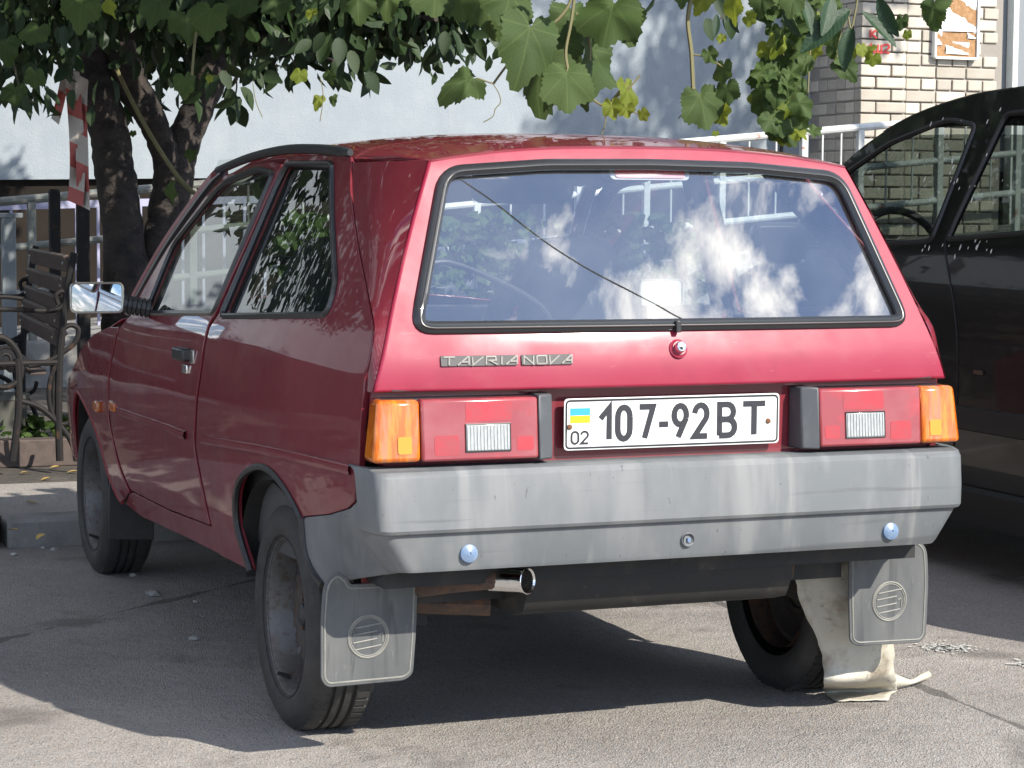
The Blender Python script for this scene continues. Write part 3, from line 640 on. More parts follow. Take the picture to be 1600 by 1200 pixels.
# rear panel, lamps, plate ---------------------------------------------
panel('rear_panel', [(-.58, .50), (.58, .50), (.60, .66), (.69, .69), (.685, .855), (-.685, .855), (-.69, .69), (-.60, .66)], lambda x, z: (x, .088+.02*x*x, z), 'paint', car, (), (0, -1, 0), step=.1)
MB().box((0, .082, .845), (1.30, .03, .012)).build('tailgate_gap', 'black_rubber', car)
for sx in (-1, 1):
    lamp = MB().box((sx*.488, .085, .758), (.376, .05, .132)).build('tail_lamp', 'black_plastic', car, bevel=.004)
    def lens(name, x0t, x0b, x1t, x1b, yb, m, side_y=None, bev=.006):
        f = lambda x, z, y: (sx*x, y, z)
        zt, zb = .8235, .694
        yt0, yb0 = .031, .020
        q = [f(x0b, zb, yb0), f(x1b, zb, yb0+(.004 if side_y else 0)), f(x1b, zb, yb), f(x0b, zb, yb), f(x0t, zt, yt0), f(x1t, zt, yt0+(.004 if side_y else 0)), f(x1t, zt, yb), f(x0t, zt, yb)]
        return MB().hexa(q).build(name, m, lamp, bevel=bev)
    lens('amber_lens', .601, .601, .692, .706, .094, 'amber_lens', True, .010)
    lens('red_lens', .338, .338, .5995, .5995, .08, 'red_lens')
    cap = MB(); cap.hexa([(sx*.300, .036, .690), (sx*.337, .0185, .690), (sx*.337, .088, .690), (sx*.292, .088, .690), (sx*.300, .046, .828), (sx*.337, .029, .828), (sx*.337, .088, .828), (sx*.292, .088, .828)])
    cap.build('end_cap', 'cap_grey', lamp, bevel=.004)
    ry = lambda z: .020+.011*(z-.694)/.1295-.0025
    MB().hexa([(sx*x, y, z) for z, d in ((.713, 0), (.770, 0)) for x, y in ((.403, ry(z)), (.503, ry(z)), (.503, .05), (.403, .05))]).build('reversing_lens', 'clear_lens', lamp, bevel=.003)
    fy_ = lambda z: .020+.011*(z-.694)/.1295-.0006
    for xa, xb, za, zb_ in ((.398, .502, .776, .816), (.350, .388, .712, .742), (.518, .572, .706, .748)):
        MB().prism(fillet([(xa, za), (xb, za), (xb, zb_), (xa, zb_)], .006, 3), lambda x, z: (sx*x, fy_(z)+.003, z), lambda x, z: (sx*x, fy_(z), z)).build('lens_glow_patch', 'lens_red_bright', lamp)  # brighter red patches stand in for glow spots inside the lens
    MB().tube([(sx*x, fy_(z)-.0016, z) for x, z in ((.403, .713), (.503, .713), (.503, .770), (.403, .770))], .0016, 5, True).build('lens_frame', 'black_plastic', lamp)
    MB().prism(fillet([(.622, .712), (.652, .712), (.652, .748), (.622, .748)], .006, 3), lambda x, z: (sx*x, fy_(z)+.003, z), lambda x, z: (sx*x, fy_(z), z)).build('lens_glow_patch', 'lens_amber_bright', lamp)  # lighter amber patch painted as the glow spot of this lens
    rib = MB()
    for k in range(13): x = .4085+.0075*k; rib.hexa([(sx*(x+a), ry(z)+b, z) for z in (.7165, .7665) for a, b in ((-.0016, -.0016), (.0016, -.0016), (.0016, .003), (-.0016, .003))])
    rib.build('lens_ribs', 'clear_lens', lamp); lamp.children[-1]['kind'] = 'stuff'
PY = .066
def plate_fn(off): return lambda x, z: (x, PY-off-.06*(.759-z)*0, z)
pw, ph, pcx, pcz = .52, .112, -.004, .7585
rect = lambda dx, r: fillet([(pcx-pw/2+dx, pcz-ph/2+dx), (pcx+pw/2-dx, pcz-ph/2+dx), (pcx+pw/2-dx, pcz+ph/2-dx), (pcx-pw/2+dx, pcz+ph/2-dx)], r, 4)
plate = MB().prism(rect(0, .010), plate_fn(0), plate_fn(.003)).build('number_plate', 'plate_white', car, bevel=.0008)
MB().tube([plate_fn(.003)(x, z) for x, z in resample(rect(.005, .009), .03)], .0022, 6, True).build('plate_border', 'ink_black', plate)
sxp = lambda px: at(px, 655, 1, PY).x; szp = lambda py, px=1040: at(px, py, 1, PY).z
gl = [('1', 932, 955), ('0', 961, 987), ('7', 995, 1023), ('-', 1029, 1043), ('9', 1049, 1075), ('2', 1081, 1107), ('B', 1120, 1150), ('T', 1160, 1194)]
z0, z1 = .7585-.0405, .7585+.0405
for ch, p0, p1 in gl:
    x0, x1 = sxp(p0), sxp(p1); wdt = .0128; ww = {'1': .36, '-': .38, 'B': .59, 'T': .66}.get(ch, .59)
    t = MB(); strokes(t, GLYPH[ch], wdt, plate_fn, .0025, .0042, (x1-x0-wdt*(0 if ch in '-T' else .8))/ww, (z1-z0)-wdt, x0+(wdt*.4 if ch not in '-T' else 0)-(.03 if ch == '1' else 0)*(x1-x0), z0+wdt/2)
    t.build('plate_character', 'ink_black', plate)
for ch, p0 in (('0', 891), ('2', 906)):
    x0 = sxp(p0); t = MB(); strokes(t, GLYPH[ch], .0045, plate_fn, .0025, .0038, .0165/.6, .0255, x0+.002, .7172); t.build('plate_character', 'ink_black', plate)
fx0, fx1 = sxp(890), sxp(921)
for m_, za, zb in (('flag_blue', .7775, .7935), ('flag_yellow', .7615, .7775)):
    MB().box(((fx0+fx1)/2, PY-.0033, (za+zb)/2), (fx1-fx0, .001, zb-za)).build('plate_flag', m_, plate, smooth=0)
for px, pz in ((889, .7535), (1199, .7530)):
    MB().lathe([(.0062, 0), (.0058, -.003), (.003, -.0045), (0, -.0045)], (sxp(px), PY-.003, pz), (0, 1, 0), 12).build('plate_screw', 'rust_spot', plate)

# bumper ------------------------------------------------------------------
prof = [(.092, .680, 0), (.030, .681, 0), (.010, .676, 0), (.000, .664, 0), (-.009, .60, .002), (-.011, .556, .004), (-.007, .549, .006), (.004, .544, .012), (.006, .535, .016), (.013, .474, .052), (.018, .464, .058), (.060, .458, .055)]
rows = []
xs_ = [0, .15, .3, .45, .58, .64]
def bump_pt(u, y, z, tp):
    """u in 0..1 along straight part, >1 around the corner"""
    if u <= 1: return (u*(.672-tp), y+.0, z)
    a = (u-1)*math.pi/2; r = .034
    return ((.672-tp)+(r-y*.0)*math.sin(a)-(y if y < .03 else .03)*math.sin(a)*.0, y+(r)*(1-math.cos(a)), z)
for pz in prof:
    y, z, tp = pz; half = [bump_pt(u, y, z, tp) for u in (0, .2, .4, .6, .8, .92, 1, 1.12, 1.25, 1.4, 1.55, 1.7, 1.85, 2)]
    e = half[-1]; half += [(e[0]+.006, max(e[1], y)+.03, e[2]), (e[0]+.012, max(e[1], y)+.075, e[2]-(.004 if z > .6 else 0))]
    rows.append([(-x, yy, zz) for x, yy, zz in reversed(half[1:])]+half)
bump = MB().grid(rows).build('rear_bumper', 'grey_plastic', car, smooth=28)
for sx in (-1, 1):
    co = SD([(561, 742), (556, 784), (545, 795), (513, 805), (473, 809), (479, 865), (492, 895), (506, 914), (541, 906), (600, 897)], .006)
    co = co+[(.035, .545), (.03, .66)]
    def cornerf(y, z, sx=sx):
        k = max(0, .548-z)/.085*.052*min(1, max(0, 1-(y-.03)/.30)); return (sx*(S(y, z)+.006-k), y, z)
    panel('bumper_corner', co, cornerf, 'grey_plastic', bump, (), (sx, 0, 0), step=.04, cham=.004)
    MB().tube([flank(sx, .009)(y, z) for y, z in spl(SD([(473, 808), (479, 865), (492, 895), (506, 914)], .006), 5)], .008, 6).build('arch_edge', 'black_rubber', bump)
for px, py, m_ in ((733, 865, 'bolt_blue'), (1392, 830, 'bolt_blue')):
    p = at(px, py, 1, .006)
    MB().lathe([(.0, .012), (.0205, .012), (.0205, .002), (.019, -.003), (.012, -.0065), (.003, -.008), (.0025, -.006), (0, -.006)], (p.x, .007, p.z), (0, 1, -.1), 24).build('bumper_bolt', m_, bump)
p = at(1075, 843, 1, .006); cb_ = MB().lathe([(.0, .01), (.0165, .01), (.0165, .0), (.0150, -.003), (.0105, -.003), (.0095, .0), (0, .0)], (p.x, .007, p.z), (0, 1, -.1), 22).build('bumper_bolt', 'grey_plastic', bump)
MB().box((p.x+.001, .005, p.z-.001), (.007, .006, .009)).build('bolt_core', 'bolt_blue', bump)
MB().tube([(p.x+.0128*math.cos(a), .0045, p.z+.0128*math.sin(a)) for a in np.linspace(-.6, 4.2, 14)], .0018, 5).build('bolt_groove', 'ink_black', bump)

# mud flaps ------------------------------------------------------------------
for sx in (-1, 1):
    fp = [(.752, .40), (.757, .34), (.756, .205), (.742, .187), (.565, .190), (.546, .203), (.540, .30), (.537, .412), (.690, .410), (.697, .425), (.718, .440), (.735, .432), (.747, .418)]
    ff = lambda off: (lambda x, z: (sx*x, .233-off+.05*max(0, .40-z)**1.5, z))
    fp = fillet(fp, [.02, .03, .012, .012, .012, .012, .02, .004, .006, .006, .01, .01, .01], 3); flp = MB().prism(fp, ff(0), ff(.006)).build('mud_flap', 'mudflap_rubber', car, bevel=.002)
    inner = inset(fp if area2(fp) > 0 else fp[::-1], .009)
    MB().tube([ff(.006)(x, z) for x, z in inner[:]], .0022, 5, True).build('flap_rim', 'mudflap_relief', flp)
    ex, ez = .650, .2935
    MB().tube([ff(.006)(ex+.045*math.cos(a), ez+.0465*math.sin(a)) for a in np.linspace(0, 2*math.pi, 33)[:-1]], .0026, 5, True).build('emblem_ring', 'mudflap_relief', flp)
    MB().tube([ff(.006)(ex+.0405*math.cos(a), ez+.042*math.sin(a)) for a in np.linspace(0, 2*math.pi, 33)[:-1]], .0016, 5, True).build('emblem_ring', 'mudflap_relief', flp)
    for i, (dz, l0, l1) in enumerate(((.024, -.030, .033), (.009, -.034, .020), (-.008, -.034, .020), (-.024, -.030, .030))):
        MB().tube([ff(.006)(ex+sx*a, ez+dz+.13*a) for a in (l0, l1)], .0019, 5).build('emblem_bar', 'mudflap_relief', flp)
    MB().tube([ff(.006)(ex+sx*a, ez+b) for a, b in ((.024, .002), (.031, .006), (.033, .001), (.033, -.014))], .0019, 5).build('emblem_bar', 'mudflap_relief', flp)
    MB().box((sx*.60, .247, .425), (.12, .012, .034)).build('flap_bracket', 'paint_dull', car, bevel=.003)

# wheels ------------------------------------------------------------------------
def wheel(parent, sx, y, R=.268, xo=.722, wd=.165, name='wheel', rimm='steel_wheel', rr=.187, cx=0.):
    X = lambda h: sx*(xo-h)
    c = Vector((0, y, R-.004)); ax = (-sx, 0, 0)
    tp = [(rr-.008, .016), (rr+.004, .006), (rr+.020, .0), (rr+.045, -.003), (R-.026, .002), (R-.010, .012), (R-.002, .024), (R, .034)]
    W = wd
    groove = []
    for gx in (.058, .083, .108): groove += [(R, gx-.005), (R-.007, gx-.003), (R-.007, gx+.003), (R, gx+.005)]
    tp = tp+groove+[(r, W-h) for r, h in reversed(tp)]
    o = Vector((cx+sx*xo, y, R-.004))
    wh = MB().lathe(tp, o, ax, 56).build(name, 'tyre', parent, smooth=40)
    tr = MB()
    for k in range(64):
        a = 2*math.pi*k/64; d = Vector((0, math.cos(a), math.sin(a))); tt = Vector((0, -math.sin(a), math.cos(a)))
        for h0, h1 in ((.020, .050), (W-.05, W-.02)):
            q = []
            for rr_ in (R-.006, R+.0015):
                for hh, w_ in ((h0, -.0085), (h1, -.0085), (h1, .0085), (h0, .0085)): q.append(Vector((cx+sx*(xo-hh), y, R-.004))+d*(rr_-(.004 if hh in (h0,) and rr_ > R and h0 < .03 else 0))+tt*w_)
            tr.hexa(q)
    tro = tr.build('tread_blocks', 'tyre', wh); tro['kind'] = 'stuff'
    rim = MB().lathe([(rr+.002, .004), (rr+.003, .010), (rr-.005, .013), (rr-.012, .022), (rr-.020, .050), (rr-.026, .074)], o, ax, 48).build('rim', rimm, wh)
    MB().lathe([(rr-.024, .072), (rr-.036, .088), (rr-.048, .086), (rr-.060, .070), (rr-.075, .060), (rr-.098, .066), (rr-.112, .078), (.064, .078), (.060, .070), (.0, .070)], o, ax, 40).build('wheel_disc', 'wheel_disc', wh)
    MB().lathe([(rr-.008, .03), (rr-.028, .10), (rr-.028, .14)], o, ax, 40).build('rim_barrel', 'rusty_metal', wh)
    MB().lathe([(.031, .072), (.031, .056), (.026, .048), (.016, .044), (0, .043)], o, ax, 20).build('hub_cap', 'black_plastic', wh)
    for k in range(4):
        a = math.pi/4+k*math.pi/2; b0 = o+Vector((0, math.cos(a)*.049, math.sin(a)*.049))+Vector(ax)*.074
        MB().tube([b0, b0-Vector(ax)*.016], [.0095, .009], 6).build('wheel_bolt', 'rusty_metal', wh)
    hl = MB()
    for k in range(12):
        a = 2*math.pi*k/12; cpt = o+Vector((0, math.cos(a), math.sin(a)))*(rr-.078)+Vector(ax)*.0595
        tt = Vector((0, -math.sin(a), math.cos(a))); d = Vector((0, math.cos(a), math.sin(a)))
        hl.add([cpt-Vector(ax)*.0016+tt*.011*math.cos(q)+d*.007*math.sin(q)+Vector(ax)*(.004*math.sin(q)*-1) for q in np.linspace(0, 2*math.pi, 10)[:-1]], [tuple(range(9))])
    ho = hl.build('vent_holes', 'ink_black', wh); ho['kind'] = 'stuff'
    v0 = o+Vector((0, .055, -(rr-.03)))+Vector(ax)*.035
    MB().tube([v0, v0-Vector(ax)*.03+Vector((0, 0, .012))], [.006, .004], 8).build('valve', 'black_rubber', wh)
    return wh
RW, FW = .672, 3.015
for sx in (-1, 1):
    wheel(car, sx, RW); wheel(car, sx, FW, .268, .734)
    for y, r, xi in ((RW, .315, .47), (FW, .345, .45)):
        hs = MB(); c0 = Vector((0, y+(.0 if y < 1 else .03), .27)); a0, a1 = (.12, math.pi-.05)
        rows = []
        for x in (.755 if y < 1 else .735, xi):
            rows.append([(sx*(min(x, S(c0.y+r*math.cos(a), c0.z+r*math.sin(a))-.012) if x > .6 else x), c0.y+r*math.cos(a), c0.z+r*math.sin(a)) for a in np.linspace(a0, a1, 20)])
        hs.grid(rows); hs.add(rows[1], [tuple(range(20))]); hs.build('wheel_housing', 'underbody', car)
    MB().prism([(.60, .155), (.745, .165), (.742, .40), (.60, .40)], lambda x, z: (sx*x, 2.64, z), lambda x, z: (sx*x, 2.648, z)).build('mud_flap', 'black_rubber', car, bevel=.002)
# underbody ----------------------------------------------------------------------
ub = MB(); ub.box((0, 1.9, .38), (1.06, 3.3, .05)); ub.box((0, 1.7, .36), (1.36, 1.55, .06)); ub.box((0, .24, .44), (1.30, .24, .05)); ub.box((0, 3.45, .45), (1.30, .3, .3)); ub.build('floor_pan', 'underbody', car)
tk = MB(); tx0, tx1 = -.33, .345
rows = []
for y, z in ((.13, .46), (.135, .38), (.16, .338), (.22, .322), (.45, .32), (.52, .335), (.55, .40), (.55, .46)):
    rows.append([(x, y+(.03 if abs(x-(tx0+tx1)/2) > .33 else 0)*(1 if y < .3 else -1), z+(.03 if abs(x-(tx0+tx1)/2) > .335 and z < .36 else 0)) for x in (tx0, tx0+.012, tx0+.03, -.1, .1, tx1-.03, tx1-.012, tx1)])
tk.grid(rows); tk.add([r[0] for r in rows], [tuple(range(8))]); tk.add([r[-1] for r in rows], [tuple(range(8))]); tk.build('spare_wheel_well', 'underbody', car, smooth=50)
ex = MB().tube(spl([(-.62, .62, .36), (-.60, .42, .372), (-.55, .27, .385), (-.47, .18, .408), (-.39, .125, .421)], 6), .021, 12).build('exhaust_pipe', 'rusty_metal', car)
tip0, tip1 = Vector((-.398, .150, .418)), Vector((-.345, .070, .424))
ex2 = MB(); dtip = (tip1-tip0).normalized()
ex2.lathe([(.0235, 0), (.0265, .004), (.0265, .085), (.029, .099), (.0275, .100), (.0245, .096), (.023, .0)], tip0, dtip, 24); ex2.build('exhaust_tip', 'chrome', ex)
MB().lathe([(.0235, .03), (0, .03)], tip0, dtip, 20).build('exhaust_bore', 'ink_black', ex)
rb = MB(); rb.tube([(-.34, .30, .335), (-.62, .40, .345)], .028, 8); rb.build('silencer', 'rusty_metal', car)
MB().tube([(-.55, .98, .30), (.55, .98, .30)], .035, 10).build('rear_axle', 'rusty_metal', car)
fm = MB(); fm.tube(spl([(.36, .25, .42), (.45, .32, .405), (.55, .40, .40), (.64, .5, .43)], 5), .028, 8); fm.tube([(.37, .20, .44), (.37, .21, .37)], .009, 6); fm.tube([(.47, .26, .43), (.47, .27, .365)], .009, 6); fm.tube([(.52, .22, .44), (.62, .22, .44)], .03, 8); fm.build('chassis_rail', 'rusty_metal', car)
# nose -----------------------------------------------------------------------------
rows = []
ez_ = [(2.42, .875), (2.57, .845), (2.886, .80), (3.145, .735), (3.36, .655), (3.62, .60)]
for y, z in ez_:
    rows.append([((S(y, z)-.004)*u, y+.03*(1-u*u), z+.075*(1-abs(u)**2.2)) for u in np.linspace(-1, 1, 13)])
MB().grid(rows).build('bonnet', 'paint', car, solid=.004)
fb = MB(); fb.box((0, 3.66, .40), (1.16, .10, .20)); fb.build('front_bumper', 'grey_plastic', car, bevel=.02)
MB().box((0, 3.60, .58), (1.28, .06, .15)).build('grille', 'black_plastic', car, bevel=.01)
for sx in (-1, 1): MB().box((sx*.50, 3.625, .585), (.26, .04, .12)).build('headlight', 'clear_lens', car, bevel=.012)
ws_b = [(sx_*.69, 2.36-.0*abs(sx_), .915) for sx_ in (-1, 1)]
rows = []
for v in np.linspace(0, 1, 6):
    hw = .69+(.575-.69)*v; y = 2.42+(1.86-2.42)*v; z = .905+(1.352-.905)*v
    rows.append([(hw*u, y+(.06*(1-u*u))*(1-v*.6), z+.0*u+(.0 if v < 1 else .0)+.03*(1-u*u)*v) for u in np.linspace(-1, 1, 9)])
MB().grid(rows).build('windscreen', 'clear_glass', car)
# cabin ------------------------------------------------------------------------------
cab = MB(); cab.box((0, 2.35, .78), (1.28, .26, .26)); cab.build('dashboard', 'cabin_lining', car, bevel=.03)
MB().box((0, .40, .918), (1.16, .50, .02)).build('parcel_shelf', 'cabin_lining', car, bevel=.005)
rows = [[(x*.93, y, ZR(x*.93, y)-.035) for x in np.linspace(-.56, .56, 9)] for y in (.33, .5, .9, 1.3, 1.6, 1.82)]
MB().grid(rows).build('headliner', 'cabin_lining', car)
for sx in (-1, 1):
    rows = [[(sx*(S(y, z)-.05), y, z) for y in np.linspace(.30, 2.3, 8)] for z in (.40, .55, .7, .85, .90)]
    MB().grid(rows).build('side_trim', 'cabin_lining', car)
    MB().tube([flank(sx, -.034)(y, z) for y, z in spl(SD([(338, 490), (388, 378), (438, 262)]), 5)], .027, 8).build('pillar_trim', 'cabin_lining', car)
    MB().tube([flank(sx, -.030)(y-.012, z) for y, z in spl(SD([(515, 490), (526, 440), (521, 258)]), 5)], .022, 8).build('pillar_trim', 'cabin_lining', car)
    # inner C pillar lining
    rows = [[(sx*(S(y+.0, z)-.035), y, z) for y in np.linspace(float(np.interp(z, gz, gy))+.06, float(np.interp(z, gz, gy))+.19, 4)] for z in np.linspace(.92, 1.31, 6)]
    MB().grid(rows).build('pillar_lining', 'cabin_lining', car)
    st = MB(); bx_ = sx*.33
    prof2 = [(-.19, .48), (-.235, .62), (-.24, .80), (-.215, .95), (-.155, 1.05), (-.135, 1.10), (-.10, 1.135), (0, 1.148), (.10, 1.135), (.135, 1.10), (.155, 1.05), (.215, .95), (.24, .80), (.235, .62), (.19, .48)]
    fy = lambda z: 1.60-.33*(z-.48)
    st.prism(prof2, lambda x, z: (bx_+x, fy(z), z), lambda x, z: (bx_+x, fy(z)+.11, z))
    so_ = st.build('front_seat', 'cloth_dark', car, bevel=.03)
    MB().box((bx_, 1.82, .50), (.48, .50, .14)).build('seat_cushion', 'cloth_dark', so_, bevel=.03)
    MB().prism([(x-.03, z) for x, z in ((.19, .55), (.225, .80), (.20, .95), (.185, .95), (.19, .8), (.165, .55))], lambda x, z: (bx_-sx*x, fy(z)-.004, z), lambda x, z: (bx_-sx*x, fy(z)+.02, z)).build('seat_stripe', 'seat_stripe', so_)
    MB().prism(fillet([(-.16, -.05), (.16, -.05), (.16, .05), (-.16, .05)], .045, 5), lambda x, z: (sx*.33+x, 1.80, 1.285+z), lambda x, z: (sx*.33+x, 1.825, 1.285+z)).build('sun_visor', 'cabin_lining', car)
bb = MB(); bb.box((0, .72, .72), (1.10, .14, .44), Matrix.Rotation(-.2, 3, 'X')); bb.box((0, .98, .50), (1.10, .50, .16)); bb.build('rear_bench', 'cloth_dark', car, bevel=.03)
sw = MB().tube([(-.33+.18*math.cos(a), 2.02+.07*math.sin(a), .90+.165*math.sin(a)) for a in np.linspace(0, 2*math.pi, 25)[:-1]], .013, 6, True); sw.tube([(-.33, 2.08, .86), (-.33, 2.25, .78)], .03, 8); sw.tube([(-.5, 2.03, .9), (-.16, 2.03, .9)], .018, 6); sw.build('steering_wheel', 'black_plastic', car)
MB().prism(fillet([(-.11, -.03), (.11, -.03), (.11, .03), (-.11, .03)], .025, 4), lambda x, z: (.0+x, 1.88, 1.27+z), lambda x, z: (.0+x, 1.905, 1.27+z)).build('interior_mirror', 'black_plastic', car)
hp = [at(px, py, 1, .30+.0002*(px-680)) for px, py in ((676, 411), (700, 410), (740, 423), (790, 445), (830, 468), (850, 485), (862, 505))]
MB().tube(spl(hp, 5), .0075, 8).build('cabin_hose', 'black_rubber', car)
# ------------------------------------------------------------------ torn plastic sheet by the right rear wheel
yy_ = (.36, .335, .335, .34, .345, .36, .375)
rowsL = [at(px, py, 1, y) for (px, py), y in zip(((1225, 870), (1244, 906), (1258, 950), (1275, 985), (1288, 1020), (1291, 1048), (1286, 1068)), yy_)]+[at(1288, 1080, 2, .006), at(1300, 1092, 2, .004), at(1310, 1096, 2, .004)]
rowsR = [at(px, py, 1, y) for (px, py), y in zip(((1320, 850), (1330, 880), (1358, 930), (1385, 975), (1398, 1008), (1402, 1040), (1404, 1060)), yy_)]+[at(1402, 1078, 2, .008), at(1392, 1086, 2, .006), at(1388, 1094, 2, .005)]
rr_ = random.Random(3); rows = []
for i, (a, b) in enumerate(zip(rowsL, rowsR)):
    a, b = Vector(a), Vector(b); rows.append([a.lerp(b, t)+Vector((0, (.016*math.sin(t*5+i*.5)+rr_.uniform(-.004, .004)) if i < 7 else 0, rr_.uniform(0, .003))) for t in np.linspace(0, 1, 9)])
rows2 = []
from mathutils import noise as mnoise
for k in range(9): rows2.append([Vector(q)+Vector((.004*mnoise.noise(Vector(q)*31), .011*mnoise.noise(Vector(q)*Vector((19, 19, 9)).x+Vector((3, 1, 2))), 0))*(1 if q[2] > .03 else .3) for q in spl([r[k] for r in rows], 4)])
sheet = empty('plastic_sheet', (.70, .45, 0), 'torn dirty white plastic sheet hanging beside the right rear wheel', 'plastic sheet')
MB().grid(rows2).build('hanging_strip', 'white_sheet', sheet, smooth=80, solid=.003)
tail = []
for i, (g_, tq) in enumerate((((1385, 1078), (1392, 1050)), ((1405, 1077), (1410, 1058)), ((1420, 1077), (1424, 1062)), ((1436, 1070), (1436, 1055)), ((1447, 1064), (1446, 1050)), ((1452, 1060), (1450, 1048)))):
    yb_ = at(1400, 1079, 2, .004).y+.02*i; p = at(*g_, 1, yb_); q = at(*tq, 1, yb_-.012); p.z = max(p.z, .006)
    tail.append([p.lerp(q, t)+Vector((0, -.012*math.sin(t*3.1), 0)) for t in np.linspace(0, 1, 6)])
MB().grid([spl([r[k] for r in tail], 4) for k in range(6)]).build('curled_end', 'white_sheet', sheet, smooth=80, solid=.003)

# ------------------------------------------------------------------ black car on the right
bc_ = empty('crossover_car', (2.8, 2.0, 0), 'dusty black five-door car parked beside the red hatchback', 'car')
BX = 1.95; BW = 1.74; BXC = BX+BW/2
BG = smooth_table([0, .2, .35, .55, .75, .98, 1.08, 1.15, 1.62, 1.8], [.80, .815, .855, .866, .868, .867, .858, .832, .66, .60], -.1, 1.9, .012)
BD = smooth_table([-.6, -.1, .3, .8, 2.6, 3.3, 3.8, 4.2, 4.5], [.22, .12, .03, 0, 0, .02, .08, .2, .35], -.6, 4.5, .10)
def BS(y, z): return float(np.interp(z, *BG)-np.interp(y, *BD))
def bf(sx, off=0.): return lambda y, z: (BXC+sx*(BS(y, z)+off), y, z)
def bsd(px, py):
    x = BX
    for _ in range(45):
        p = at(px, py, 0, x); x = .5*x+.5*(BXC-BS(p.y, p.z))
    return (p.y, p.z)
def BP(l): return [bsd(*p) for p in l]
rl = BP([(1318, 254), (1400, 192), (1500, 152), (1600, 134)])
belt = [(3.30, 1.04)]+BP([(1392, 384), (1480, 376), (1600, 368)])+[(.9, 1.19), (.1, 1.22)]
roofline = [(3.42, 1.05), (3.1, 1.24)]+rl+[(1.3, 1.645), (.7, 1.62), (.25, 1.55), (.0, 1.38)]
bwf = fillet([(3.18, 1.075)]+BP([(1455, 377), (1525, 196)])+[(rl[2][0]+.02, rl[2][1]-.075), (rl[1][0], rl[1][1]-.075), (rl[0][0]+.02, rl[0][1]-.07)], [.02, .03, .03, .05, .05, .05])
y1, z1 = bsd(1480, 374); y2, z2 = bsd(1560, 178)
bwr = fillet([(y1, z1), (.95, 1.20), (.82, 1.36), (1.0, 1.56), (y2-.05, z2)], [.02, .03, .05, .06, .03])
bwq = fillet([(.86, 1.22), (.38, 1.27), (.55, 1.46), (.86, 1.52)], .04)
ab = lambda yc, r: [(yc+r*math.cos(a), .33+r*math.sin(a)) for a in np.linspace(math.pi+.25, -.25, 16)]
side_top = [(y, z) for y, z in spl(roofline, 4)]
def side_outline():
    o = [(3.9, .30), (4.05, .45), (4.05, .75), (3.75, .92), (3.42, 1.02)]+side_top+[(-.15, 1.1), (-.22, .8), (-.2, .4), (-.1, .28)]
    o += [(y, z) for y, z in ab(.62, .36)[::1]]
    o += [(1.2, .22), (2.6, .22)]
    return o+[(y, z) for y, z in ab(3.12, .36)]
for sx in (-1, 1):
    sp = panel('body_side', side_outline(), bf(sx), 'black_paint', bc_, [bwf, bwr, bwq], (sx, 0, .1), step=.08, cham=.006)
    for hole in (bwf, bwr, bwq):
        MB().tube([bf(sx)(y, z) for y, z in resample(hole, .05)], .010, 6, True).build('window_seal', 'trim_black', sp)
        panel('window_glass', hole, bf(sx, -.010), 'dark_glass', sp, (), (sx, 0, .1), step=.12, cham=.001, flange=.004)
    # door shut lines, handles, crease trim, sill
    for ln in (BP([(1478, 372), (1490, 470), (1497, 580), (1490, 700), (1480, 790)]), [(.98, 1.18), (1.0, .9), (1.06, .62), (1.1, .3)]):
        MB().tube([bf(sx, .0005)(y, z) for y, z in spl(ln, 5)], .0035, 5).build('door_gap', 'trim_black', sp)
    rows = [[bf(sx, d)(y, z) for d, z in ((.0, .18), (.022, .185), (.030, .24), (.026, .30), (.004, .315))] for y in np.linspace(1.03, 2.75, 10)]
    MB().grid(rows).build('sill_trim', 'trim_black', sp)
    rows = [[bf(sx, d)(y, z+.0) for d, z in ((0, .50), (.012, .505), (.014, .54), (.010, .575), (0, .58))] for y in np.linspace(1.0, 2.72, 10)]
    MB().grid(rows).build('door_moulding', 'trim_black', sp)
    for yy, zz in ((1.10, 1.0),): MB().box((BXC+sx*(BS(yy, zz)+.022), yy, zz), (.022, .20, .028)).build('door_handle', 'black_paint', sp, bevel=.008)
    q = bsd(1530, 582); MB().box((BXC+sx*(BS(*q)+.004), q[0], q[1]), (.008, .05, .014)).build('side_badge', 'rusty_metal', sp, bevel=.002)
    MB().prism(fillet([(-.11, -.08), (.11, -.08), (.13, .08), (-.11, .08)], .05), lambda a, z: (BXC+sx*(.98+a), 2.98, 1.10+z), lambda a, z: (BXC+sx*(.98+a*.8), 3.08, 1.10+z*.8)).build('door_mirror', 'black_paint', sp, bevel=.02)
def BZ(x, y):
    a = min(1, abs(x-BXC)/.66); return float(np.interp(y, [0, .25, .7, 1.3, rl[3][0], rl[2][0], rl[1][0], rl[0][0], 3.2], [1.40, 1.56, 1.64, 1.668, 1.67, 1.655, 1.59, 1.45, 1.32]))-.035*a*a
rows = [[(BXC+u*(BS(y, z)-.002), y, z+.035*(1-u*u)) for u in np.linspace(-1, 1, 11)] for y, z in side_top if .2 < y < rl[1][0]+.15]
MB().grid(rows).build('roof', 'black_paint', bc_)
ya, za = rl[1][0]+.12, rl[1][1]-.05
rows = []
for v in np.linspace(0, 1, 6):
    y = ya+(3.40-ya)*v; z = float(np.interp(y, [p[0] for p in sorted(side_top)], [p[1] for p in sorted(side_top)])); rows.append([(BXC+u*(BS(y, z)-.03), y+.05*(1-u*u), z+.02*(1-u*u)) for u in np.linspace(-1, 1, 9)])
MB().grid(rows).build('windscreen', 'dark_glass', bc_)
rows = [[(BXC+u*(BS(y, z)), y, z+.06*(1-u*u)) for u in np.linspace(-1, 1, 9)] for y, z in ((3.40, 1.03), (3.75, .94), (4.02, .78), (4.07, .5), (4.0, .3))]
MB().grid(rows).build('bonnet', 'black_paint', bc_)
